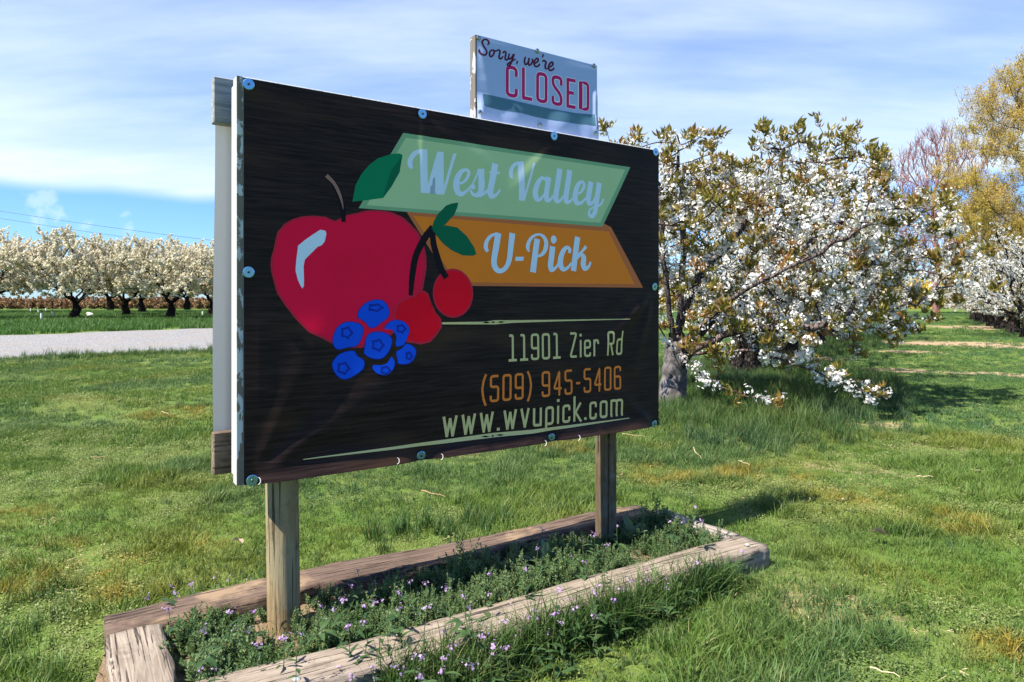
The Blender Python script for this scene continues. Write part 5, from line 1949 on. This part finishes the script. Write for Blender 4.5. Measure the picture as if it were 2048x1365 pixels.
def cherry_tree(base, env, seed, label, group, n_attr=900, hero=False, trunk_h=.75, lean=(0, 0), tr=.17, n_blossom=2600, n_leaf=1300, extra=None):
    rng = np.random.default_rng(seed)
    bx, by = base
    t = empty('cherry_tree', (bx, by, float(ground_z(bx, by)) - .02))
    tag(t, label, 'tree', group)
    start = [((0, 0, 0), -1)]
    nt = 14
    for i in range(1, nt + 1):
        q = i / nt
        start.append(((lean[0] * q * q + rng.normal(0, .006), lean[1] * q * q + rng.normal(0, .006), trunk_h * q), i - 1))
    # scaffold limbs that leave the head of the trunk
    top = nt
    A = []
    for c, rad, n, fb in env: A.append(ellipsoid_points(n, c, rad, rng, .42, fb))
    A = np.concatenate(A)
    if extra is not None:
        for path in extra:
            prev = top if path[0] is None else path[0]
            pts = smooth_path(path[1], n=4)
            for p in pts:
                start.append((tuple(p + rng.normal(0, .012, 3)), prev)); prev = len(start) - 1
    pos, par = colonize(A, start, .105, .75, .16, 150, seed, up=.03, jitter=.22)
    r, kids = radii(pos, par, .0064 if hero else .007, 2.2)
    h = pos[:, 2]
    # upright one-year shoots from the upper branches
    tips = [i for i in range(len(pos)) if kids[i] == 0]
    P, Q = list(pos), list(par)
    shoot_pts = []
    up_rng = random.Random(seed)
    zc = np.percentile(h, 55)
    for i in tips:
        if pos[i][2] > zc and up_rng.random() < (.55 if hero else .35):
            ln = up_rng.uniform(.10, .30); cur = i; d = np.array([up_rng.gauss(0, .22), up_rng.gauss(0, .22), 1.0])
            for s in range(4):
                p = P[cur] + d / np.linalg.norm(d) * ln / 4 + rng.normal(0, .006, 3)
                P.append(p); Q.append(cur); cur = len(P) - 1; shoot_pts.append((p, s))
    P, Q = np.array(P), np.array(Q)
    r = np.concatenate([r, np.full(len(P) - len(r), .0035 if hero else .005)])
    # trunk: thick and flared at the foot
    for i in range(nt + 1):
        q = i / nt
        r[i] = tr * (1.0 + .30 * (1 - q) ** 4 + .12 * max(0, q - .75) * 4) * (1 - .10 * q)
    rc = r.copy(); lim = tr * .52
    rc[nt + 1:] = np.minimum(rc[nt + 1:], lim)
    link('trunk', skeleton_mesh('trunk', P[:nt + 1], Q[:nt + 1], rc[:nt + 1], MAT['cherry_bark'], 26, 26, rough=.035, seed=seed, ridges=.07), t)
    Qb = Q.copy(); keep = np.arange(nt, len(P)); mp = {int(k): j for j, k in enumerate(keep)}
    Pb, rb = P[keep], rc[keep]; rb[0] = tr * .85
    Qb = np.array([mp.get(int(Q[k]), -1) if j else -1 for j, k in enumerate(keep)])
    link('branches', skeleton_mesh('branches', Pb, Qb, rb, MAT['cherry_bark'] if not hero else MAT['cherry_twig'], 7, 4, rough=.07, seed=seed), t)
    if hero: t.children[-1].data.materials[0] = MAT['cherry_branch']
    # blossom along the thinner wood, leaf sprays at tips and shoots
    thin = np.where((rb < .022) & (np.arange(len(rb)) > 6))[0]
    bp = thin[rng.integers(0, len(thin), n_blossom * 2)]
    pts = Pb[bp] + rng.normal(0, .034, (len(bp), 3))
    # thinner at the top, thick lower down
    zz = (pts[:, 2] - pts[:, 2].min()) / (np.ptp(pts[:, 2]) + 1e-6)
    cl_ = vnoise(pts[:, 0] + pts[:, 2] * .7, pts[:, 1] - pts[:, 2] * .4, 2.6, seed)
    keep_b = (rng.random(len(pts)) < np.clip(1.3 - 1.25 * zz ** 2.2, .06, 1) * np.clip(cl_ * 2.2 - .25, .12, 1))
    pts = pts[keep_b][:n_blossom]
    tipz = np.array([i for i in range(len(Pb)) if i not in set(Qb.tolist())])
    lp = Pb[tipz[rng.integers(0, len(tipz), n_leaf * 3 // 4)]] + rng.normal(0, .035, (n_leaf * 3 // 4, 3))
    sp = np.array([p for p, s in shoot_pts]) if shoot_pts else np.zeros((0, 3))
    sp = sp[rng.random(len(sp)) < .72] + rng.normal(0, .012, (0, 3)).sum() if len(sp) else sp
    ls = Pb[thin[rng.integers(0, len(thin), n_leaf // 4)]] + rng.normal(0, .05, (n_leaf // 4, 3))
    lf = np.concatenate([lp, sp, ls])
    allp = np.concatenate([pts, lf])
    idx = np.concatenate([rng.integers(0, 4, len(pts)), rng.integers(4, 8, len(lf))])
    rot = np.stack([rng.normal(0, .5, len(allp)), rng.normal(0, .5, len(allp)), rng.random(len(allp)) * 6.283], 1)
    rot[:len(pts)] = rng.random((len(pts), 3)) * 6.283
    scl = rng.uniform(.7, 1.25, len(allp))
    if hero:
        # the blossoms and leaves that show largest are parts of their own
        wp = allp + np.array([bx, by, 0]); d = wp[:, 1] - .25 * wp[:, 2]
        ppx = 1024 + wp[:, 0] / wp[:, 1] * F
        show = ppx > 1200
        bi = [i for i in np.argsort(d) if i < len(pts) and show[i]][:300]
        for i in bi:
            link('blossom', ME_BLOSSOM[idx[i]], t, loc=allp[i], rot=rot[i], scale=scl[i])
        li = [i for i in np.argsort(d) if i >= len(pts) and show[i]][:100]
        for i in li:
            for q in range(3):
                link('leaf', ME_LEAF1[q % 2], t, loc=allp[i] + rng.normal(0, .012, 3), rot=(rng.normal(0, .4), rng.uniform(-1.1, .3), q * 2.1 + rng.uniform(-.4, .4)), scale=scl[i] * rng.uniform(.6, .95))
        m = np.ones(len(allp), bool); m[bi] = False; m[li] = False
        allp, rot, scl, idx = allp[m], rot[m], scl[m], idx[m]
    c = scatter('crown', allp, rot, scl, idx, NG_CHERRY, t)
    c['kind'] = 'stuff'
    return t


def copy_thing(src, loc, rz, label=None, scale=1.0, group=None):
    def cp(o, parent):
        c = o.copy(); COL.objects.link(c)
        if parent: c.parent = parent
        for ch in o.children: cp(ch, c)
        return c
    r = cp(src, None)
    r.location = loc; r.rotation_euler = (0, 0, rz); r.scale = (scale,) * 3
    if label: r['label'] = label
    if group: r['group'] = group
    return r


k = NT('cherry_branch_bark'); w_ = k.coord('Object')
n = k.noise(w_, 14, 5, .6); n2 = k.noise(w_, 2.6, 4, .6)
c_ = k.mix(k.ramp(n, .38, .62), (.055, .047, .046), (.17, .15, .145))
c_ = k.mix(k.ramp(n2, .55, .68, 0, .7), c_, (.30, .20, .19))
MAT['cherry_branch'] = k.surf(c_, .7, k.bump(n, .6, .01), spec=.25)

G_ROW = 'blossoming cherry trees in the near row'
T1 = gpt(1345, 806)


def rel(px, py, dy=0.0):
    """photo pixel -> point relative to the first tree's foot, dy nearer (-) or farther (+) than the trunk"""
    Y = T1[1] + dy
    p = at(px, py, Y)
    return (p.x - T1[0], p.y - T1[1], p.z)


limbs = [
    (None, [rel(1362, 735, -.1), rel(1385, 700, -.2), rel(1450, 665, -.35), rel(1520, 655, -.5), rel(1600, 650, -.6), rel(1690, 640, -.65)]),
    (None, [rel(1352, 700, .0), rel(1362, 600, .1), rel(1366, 500, .15), rel(1362, 400, .1), rel(1356, 300, .05)]),
    (None, [rel(1345, 690, .1), rel(1392, 560, .3), rel(1470, 470, .4), rel(1500, 405, .5), rel(1560, 340, .5), rel(1540, 260, .5)]),
    (None, [rel(1350, 690, -.1), rel(1330, 560, -.3), rel(1325, 470, -.4), rel(1318, 370, -.3)]),
    (None, [rel(1370, 690, .3), rel(1480, 590, .8), rel(1590, 510, 1.0), rel(1650, 450, 1.0)]),
    (None, [rel(1340, 690, -.2), rel(1290, 600, -.7), rel(1230, 520, -1.0), rel(1190, 440, -1.0)]),
    (None, [rel(1360, 690, -.3), rel(1430, 620, -.9), rel(1520, 560, -1.3), rel(1640, 500, -1.5), rel(1740, 440, -1.4)]),
    (None, [rel(1372, 720, -.3), rel(1405, 748, -.6), rel(1440, 765, -.8), rel(1490, 788, -1.0), rel(1560, 800, -1.1)]),
    (None, [rel(1365, 705, -.25), rel(1500, 700, -.7), rel(1620, 735, -1.0), rel(1700, 770, -1.1), rel(1760, 778, -1.1)]),
]
env1 = [((1.2, .1, 1.85), (1.95, 1.3, 1.12), 600, .45), ((-.02, .1, 2.42), (.85, 1.0, .66), 190, .8), ((2.45, .1, 1.5), (1.1, 1.0, .78), 210, .5), ((1.0, -.6, .95), (1.6, .7, .50), 130, .3)]
hero = cherry_tree(T1, env1, 31, 'nearest cherry tree with white blossom, its trunk just right of the big sign', G_ROW, hero=True, lean=(.06, -.02), tr=.138, n_blossom=3400, n_leaf=3500, extra=limbs)

T2 = gpt(1492, 748)
env2 = [((.35, .1, 2.15), (2.2, 2.1, 1.45), 620, .6), ((.2, 0, 1.0), (1.9, 1.8, .6), 170, .3)]
tree2 = cherry_tree(T2, env2, 47, 'second cherry tree of the row, grey flared trunk showing under the first', G_ROW, n_blossom=2300, n_leaf=900, lean=(-.03, 0), tr=.20, trunk_h=.85)
rowdir = np.array([.51, .86])
names = ['third', 'fourth', 'fifth', 'sixth', 'seventh', 'eighth', 'ninth', 'tenth']
for i, nm in enumerate(names):
    p = np.array(T2) + rowdir * 3.7 * (i + 1) + RNG.normal(0, .12, 2)
    copy_thing(tree2, (p[0], p[1], 0), 1.3 * (i + 1), '%s cherry tree of the near row, half hidden behind the ones before it' % nm, RNG.uniform(.92, 1.05))
G_ROW2 = 'blossoming cherry trees across the grass path'
q0 = np.array([15.9, 21.0])
for i, nm in enumerate(('white blossoming cherry tree across the mown path at the right edge', 'second cherry tree across the path, behind the one at the right edge', 'third cherry tree across the path', 'fourth cherry tree across the path', 'fifth cherry tree across the path', 'sixth cherry tree across the path', 'seventh cherry tree across the path, farthest in its row')):
    p = q0 + rowdir * 3.9 * i
    copy_thing(tree2, (p[0], p[1], 0), 2.2 + 1.7 * i, nm, 1.0, G_ROW2)

# ------------------------------------------------------------------ old orchard beyond the road
def spray_mesh(name, seed, n=34, L=.42, R_=.085, s0=.030, s1=.055):
    """a twig smothered in blossom"""
    rng = random.Random(seed)
    V, Fs = [], []
    for _ in range(n):
        t = rng.random()
        a = rng.uniform(0, 6.283); rr = R_ * (1 - .6 * t) * math.sqrt(rng.random())
        c = Vector((rr * math.cos(a), rr * math.sin(a), L * t))
        q = Euler((rng.uniform(0, 6.28), rng.uniform(0, 6.28), rng.uniform(0, 6.28))).to_matrix()
        s = rng.uniform(s0, s1); b = len(V)
        for k in range(5):
            an = 6.283 * k / 5
            V.append(c + q @ Vector((s * math.cos(an), s * math.sin(an), .3 * s * math.cos(2 * an))))
        Fs.append(tuple(range(b, b + 5)))
    return mk_mesh(name, V, Fs, MAT['cream'], smooth=False)


k = NT('spring_leaf_green'); MAT['springleaf'] = k.surf(k.mix(k.rand(), (.20, .22, .045), (.30, .27, .06)), .6, spec=.2, trans=.35)
ME_SG = spray_mesh('green_spray', 130, 16, .34, .06, .022, .04); ME_SG.materials[0] = MAT['springleaf']
P_OLD = [proto_obj(spray_mesh('blossom_spray', 120 + i)) for i in range(4)] + [proto_obj(ME_SG)]
NG_OLD = node_scatter('old_orchard_scatter', P_OLD)


def old_tree(seed, label, group, W=3.3, H=5.3, n_spray=1650):
    rng = np.random.default_rng(seed)
    t = empty('orchard_tree')
    tag(t, label, 'tree', group)
    start = [((0, 0, 0), -1)]
    th = 1.0
    for i in range(1, 4): start.append(((rng.normal(0, .04), rng.normal(0, .04), th * i / 3), i - 1))
    nl = 6
    for q in range(nl):
        a = 6.283 * q / nl + rng.uniform(-.3, .3); prev = 3
        el = rng.uniform(.35, .9)
        for s in range(1, 8):
            d = s * .26
            start.append(((d * math.cos(a) * math.cos(el) + rng.normal(0, .05), d * math.sin(a) * math.cos(el) + rng.normal(0, .05), th + d * math.sin(el) * (1 + .05 * s) + rng.normal(0, .03)), prev)); prev = len(start) - 1
    A = np.concatenate([ellipsoid_points(560, (0, 0, H * .57), (W, W, H * .40), rng, .45, 1.35), ellipsoid_points(120, (0, 0, 1.9), (W * .85, W * .85, .6), rng, .6, 1.2)])
    pos, par = colonize(A, start, .22, 1.4, .34, 120, seed, up=.02, jitter=.25)
    r, kids = radii(pos, par, .014, 2.1, .13)
    for i in range(4): r[i] = .25 * (1.15 - .08 * i)
    link('trunk', skeleton_mesh('trunk', pos[:4], par[:4], r[:4], MAT['dark_bark'], 10, 10, seed=seed), t)
    pb, qb, rb = pos[3:], par[3:] - 3, r[3:].copy(); rb[0] = .2
    link('branches', skeleton_mesh('branches', pb, qb, rb, MAT['dark_bark'], 6, 4, seed=seed), t)
    thin = np.where((rb < .05) & (np.arange(len(rb)) > 10))[0]
    pick = thin[rng.integers(0, len(thin), n_spray)]
    pts = pb[pick] + rng.normal(0, .10, (n_spray, 3))
    rr_ = np.hypot(pts[:, 0], pts[:, 1]) / W
    ok_ = (rr_ > .42) | (pts[:, 2] > H * .60) | (rng.random(n_spray) < .25)      # the heart of the crown is bare wood
    pick, pts = pick[ok_], pts[ok_]; n_spray = len(pts)
    dirn = pb[pick] - pb[np.maximum(qb[pick], 0)]
    dirn = dirn + rng.normal(0, .08, dirn.shape) + np.array([0, 0, .12])
    rot = np.array([Vector(d).to_track_quat('Z', 'Y').to_euler() for d in dirn])
    idx = rng.integers(0, 4, n_spray); idx[rng.random(n_spray) < .10] = 4
    c = scatter('crown', pts, rot, rng.uniform(.65, 1.25, n_spray), idx, NG_OLD, t)
    c['kind'] = 'stuff'
    return t


G_OLD = 'old blossoming orchard trees beyond the gravel road'
protoA = old_tree(201, 'big cream blossoming orchard tree in the front row left of the pale board', G_OLD)
protoB = old_tree(202, 'cream blossoming orchard tree of the front row nearest the white side of the sign', G_OLD, 3.4, 5.1)
ORCH = [  # photo x of the trunk, distance, source, label, scale
    (152, 41.0, 0, 'dark forked orchard tree standing second from the left photo edge, front row', 1.03), (342, 41.5, 1, 'cream blossoming front row tree nearest the white side of the sign', 1.0),
    (-40, 40.0, 1, 'cream blossoming tree cut by the left edge of the photo, front row', 1.1), (545, 43, 0, 'front row orchard tree hidden mostly behind the big sign', 1.0),
   (252, 50, 0, 'second row blossoming tree seen between the two front trunks', 1.08), (424, 50, 1, 'second row blossoming tree peeping past the white canvas edge', 1.08),
   (283, 62, 1, 'third row tree with a thick dark trunk between the front trees', 1.22), (-30, 60, 1, 'third row tree at the left edge, behind the cut off tree', 1.3),
    (220, 78, 1, 'small far orchard tree in front of the rusty hedge, centre left', 1.45), (374, 80, 0, 'small far orchard tree in front of the rusty hedge, near the sign', 1.4),]
used = [False, False]
for px, Y, s, lab, sc in ORCH:
    p = ((px - 1024) / F * Y, Y, 0)
    if not used[s]:
        o = (protoA, protoB)[s]; used[s] = True
        o.location = p; o.rotation_euler = (0, 0, RNG.uniform(0, 6)); o.scale = (sc,) * 3; o['label'] = lab
    else:
        copy_thing((protoA, protoB)[s], p, RNG.uniform(0, 6.28), lab, sc)

# white sapling guards and two pale stones among the old trees
MAT['guard'] = plain('white_plastic_guard', (.74, .76, .78), .5)
bm = bmesh.new()
tube(bm, [(0, 0, 0), (0, 0, .45)], .055, .055, 10)
ME_G = bpy.data.meshes.new('sleeve'); bm.to_mesh(ME_G); bm.free(); ME_G.materials.append(MAT['guard'])
bm = bmesh.new(); tube(bm, [(0, 0, .0), (.02, 0, .5), (0, .02, .95)], .016, .008, 5)
ME_GS = bpy.data.meshes.new('sapling_stem'); bm.to_mesh(ME_GS); bm.free(); ME_GS.materials.append(MAT['dark_bark'])
for px, Y, lab in ((83, 38, 'white sapling guard standing lowest, in the grass left of the forked tree'), (105, 44, 'white sapling guard close to the trunk of the forked orchard tree'), (61, 66, 'far white sapling guard, leftmost of the three small ones'), (77, 58, 'white sapling guard in the middle of the small far ones'), (92, 68, 'far white sapling guard, rightmost of the three small ones'), (405, 46, 'white sapling guard alone beside the white canvas of the sign')):
    t = empty('sapling_guard', ((px - 1024) / F * Y, Y, 0), RNG.uniform(0, 6)); tag(t, lab, 'sapling guard', 'sapling guards in the old orchard')
    link('sleeve', ME_G, t, rot=(0, RNG.normal(0, .06), 0)); link('sapling_stem', ME_GS, t)
for px, Y, s, lab in ((176, 52, .22, 'upper pale stone lying between the front orchard trunks'), (181, 48, .25, 'lower pale stone lying between the front orchard trunks')):
    bm = bmesh.new(); bmesh.ops.create_icosphere(bm, subdivisions=2, radius=s)
    for v in bm.verts: v.co *= 1 + .18 * math.sin(v.co.x * 9 + v.co.y * 13 + v.co.z * 7); v.co.z *= .7
    tag(from_bm('pale_stone', bm, MAT['paint'], smooth=True, loc=((px - 1024) / F * Y, Y, .12)), lab, 'stone')

# rusty hedge at the back of the orchard
k = NT('rusty_dry_leaves'); MAT['rust'] = k.surf(k.mix(k.rand(), (.28, .165, .09), (.37, .25, .14)), .8, spec=.1, trans=.2)
me_r = spray_mesh('dry_spray', 140, 30, .9, .35, .08, .16); me_r.materials[0] = MAT['rust']
NG_RUST = node_scatter('hedge_scatter', [proto_obj(me_r)])
n = 2600
hx = RNG.uniform(-110, -6, n); hy = 104 + RNG.normal(0, .9, n) + .05 * hx; hz = RNG.random(n) ** .8 * .75
tag(scatter('dry_hedge', np.stack([hx, hy, hz], 1), RNG.normal(0, .5, (n, 3)), RNG.uniform(.8, 1.5, n), np.zeros(n, int), NG_RUST), 'long rusty brown dry hedge behind the old orchard', 'hedge', kind='stuff')

# ------------------------------------------------------------------ tall trees at the right
k = NT('olive_spring_leaves'); w_ = k.coord('World')
cc = k.mix(k.rand(), (.42, .31, .055), (.58, .45, .095))
cc = k.mix(k.ramp(k.noise(w_, .45, 3, .5), .46, .64, 0, .8), cc, (.56, .39, .14))
MAT['olive_leaf'] = k.surf(cc, .6, spec=.2, trans=.4)
k = NT('tan_bark'); MAT['tan_bark'] = bark('tan_bark', (.10, .075, .055), (.22, .16, .12))
MAT['red_bark'] = bark('reddish_twig_bark', (.32, .145, .135), (.48, .26, .24))


def leaf_tuft(name, seed, mat, n=12, R_=.15, s0=.024, s1=.046):
    rng = random.Random(seed)
    V, Fs = [], []
    for _ in range(n):
        c = Vector((rng.gauss(0, R_ * .5), rng.gauss(0, R_ * .5), rng.gauss(0, R_ * .7)))
        q = Euler((rng.uniform(0, 6.28), rng.uniform(0, 6.28), rng.uniform(0, 6.28))).to_matrix(); s = rng.uniform(s0, s1); b = len(V)
        V += [c + q @ Vector((s * 1.3, 0, 0)), c + q @ Vector((0, s * .6, 0)), c + q @ Vector((-s * 1.3, 0, 0)), c + q @ Vector((0, -s * .6, 0))]
        Fs.append((b, b + 1, b + 2, b + 3))
    return mk_mesh(name, V, Fs, mat, smooth=False)


P_OLV = [proto_obj(leaf_tuft('olive_tuft', 150 + i, MAT['olive_leaf'])) for i in range(3)]
NG_OLV = node_scatter('olive_crown_scatter', P_OLV)


def tall_tree(name, label, loc, H, W, seed, bark_m, leafy, n_attr=900, trunk=.28, base_frac=.16, n_leaf=5200, tip=.012):
    rng = np.random.default_rng(seed)
    t = empty(name, loc); tag(t, label, 'tree')
    start = [((0, 0, 0), -1)]
    nt = 12
    for i in range(1, nt): start.append(((rng.normal(0, .06) * i / 4, rng.normal(0, .06) * i / 4, H * .62 * i / (nt - 1)), i - 1))
    A = []
    while len(A) < n_attr:
        z = base_frac + (1 - base_frac) * rng.random()
        q = (z - base_frac) / (1 - base_frac)
        w = W * (math.sin(math.pi * min(1, .16 + .80 * q)) ** .8) * (1 + .15 * math.sin(z * 17 + seed))
        a = rng.uniform(0, 6.283); rr = math.sqrt(rng.random())
        A.append((w * rr * math.cos(a), w * rr * math.sin(a), H * z))
    pos, par = colonize(A, start, .34, 3.2, .52, 140, seed, up=.28, jitter=.16)
    r, kids = radii(pos, par, tip, 2.2, trunk)
    for i in range(nt): r[i] = max(trunk * (1 - .8 * i / nt), r[i])
    # fine upright twigs
    P, Q = list(pos), list(par)
    for i in range(len(pos)):
        if r[i] < .05 and i > nt:
            for _ in range(4 if kids[i] == 0 else 2):
                cur = i; d = np.array([rng.normal(0, .33), rng.normal(0, .33), 1.0]); ln = rng.uniform(.5, 1.25)
                for s in range(3):
                    P.append(P[cur] + d / np.linalg.norm(d) * ln / 3 + rng.normal(0, .02, 3)); Q.append(cur); cur = len(P) - 1
    P, Q = np.array(P), np.array(Q)
    r = np.concatenate([r, np.full(len(P) - len(r), tip * .75)])
    link('trunk', skeleton_mesh('trunk', P[:nt], Q[:nt], r[:nt], bark_m, 10, 10, seed=seed), t)
    kp = np.arange(0, len(P))
    link('branches', skeleton_mesh('branches', P, Q, np.where(np.arange(len(P)) < nt, r * .96, r), bark_m, 5, 3, seed=seed), t)
    if leafy:
        ii = np.where(np.arange(len(P)) > len(pos))[0]
        pk = ii[rng.integers(0, len(ii), n_leaf)]
        pts = P[pk] + rng.normal(0, .13, (n_leaf, 3))
        keep = vnoise(pts[:, 0] + pts[:, 2], pts[:, 1] + pts[:, 2] * .7, .9, seed) > .17
        pts = pts[keep]
        n = len(pts)
        c = scatter('crown', pts, rng.random((n, 3)) * 6.283, rng.uniform(.6, 1.25, n) * leafy, rng.integers(0, 3, n), NG_OLV, t); c['kind'] = 'stuff'
    return t


p = at(2085, 600, 46)
tall_tree('olive_leaved_tree', 'tall tree in olive and amber spring leaf at the right edge', (p.x, p.y, 0), 17.6, 6.8, 301, MAT['tan_bark'], 1.0, n_attr=1100, n_leaf=21000)
p = at(1872, 600, 64)
tall_tree('bare_tree', 'bare reddish twigged tree rising behind the orchard, left of the olive tree', (p.x, p.y, 0), 17.2, 5.2, 302, MAT['red_bark'], 0, n_attr=1200, trunk=.3, tip=.022)
p = at(1990, 600, 58)
tall_tree('amber_tree', 'lower amber brown tree in front of the tall olive one', (p.x, p.y, 0), 10.5, 4.6, 303, MAT['tan_bark'], .9, n_attr=600, n_leaf=12000)
p = at(1660, 600, 90)
tall_tree('far_tree', 'faint bare grey tree seen through gaps of the nearest cherry', (p.x, p.y, 0), 13.5, 5.5, 304, MAT['red_bark'], 0, n_attr=600, trunk=.3, tip=.03)
# scrub that closes the view down the grass path
me_s = leaf_tuft('scrub_tuft', 170, MAT['olive_leaf'], 40, .9, .12, .26)
NG_SC = node_scatter('scrub_scatter', [proto_obj(me_s)])
n = 2600
hx = RNG.uniform(8, 150, n); hy = 104 + RNG.normal(0, 1.4, n); hz = RNG.random(n) ** .7 * (3.2 + 1.6 * vnoise(hx, hx * 0, .12, 3))
tag(scatter('scrub_hedge', np.stack([hx, hy, hz], 1), RNG.normal(0, .6, (n, 3)), RNG.uniform(.7, 1.5, n), np.zeros(n, int), NG_SC), 'far olive brown scrub hedge beyond the end of the grass path', 'hedge', kind='stuff')
# pale green shrub between the orchard rows
p = at(1968, 600, 42)
rng_ = np.random.default_rng(5)
t = empty('green_shrub', (p.x, p.y, 0)); tag(t, 'pale yellow green shrub between the far orchard rows', 'shrub')
bm = bmesh.new()
for q in range(14):
    a = q * 2.4; tube(bm, [(.1 * math.cos(a), .1 * math.sin(a), 0), (.5 * math.cos(a), .5 * math.sin(a), 1.1), (.8 * math.cos(a), .8 * math.sin(a), 2.4)], .03, .01, 5)
from_bm('stems', bm, MAT['tan_bark'], t)
me_g = leaf_tuft('shrub_tuft', 160, MAT['springleaf'])
NG_SH = node_scatter('shrub_scatter', [proto_obj(me_g)])
n = 900; pts = ellipsoid_points(n, (0, 0, 1.9), (1.3, 1.3, 1.5), rng_, .5, .3)
c = scatter('crown', pts, rng_.random((n, 3)) * 6, rng_.uniform(.6, 1.1, n), np.zeros(n, int), NG_SH, t); c['kind'] = 'stuff'

# power lines over the old orchard
for i, (pa, pb) in enumerate((((-150, 398, 78), (700, 510, 84)), ((-150, 412, 78), (700, 527, 84)))):
    a, b = at(*pa), at(*pb)
    bm = bmesh.new(); tube(bm, [a.lerp(b, q / 16) - Vector((0, 0, .5 * (1 - (q / 8 - 1) ** 2))) for q in range(17)], .022, .022, 5)
    o = from_bm('power_line', bm, MAT['wire'], smooth=True)
    tag(o, ('upper', 'lower')[i] + ' power line crossing the blue sky over the old orchard', 'power line', 'power lines')
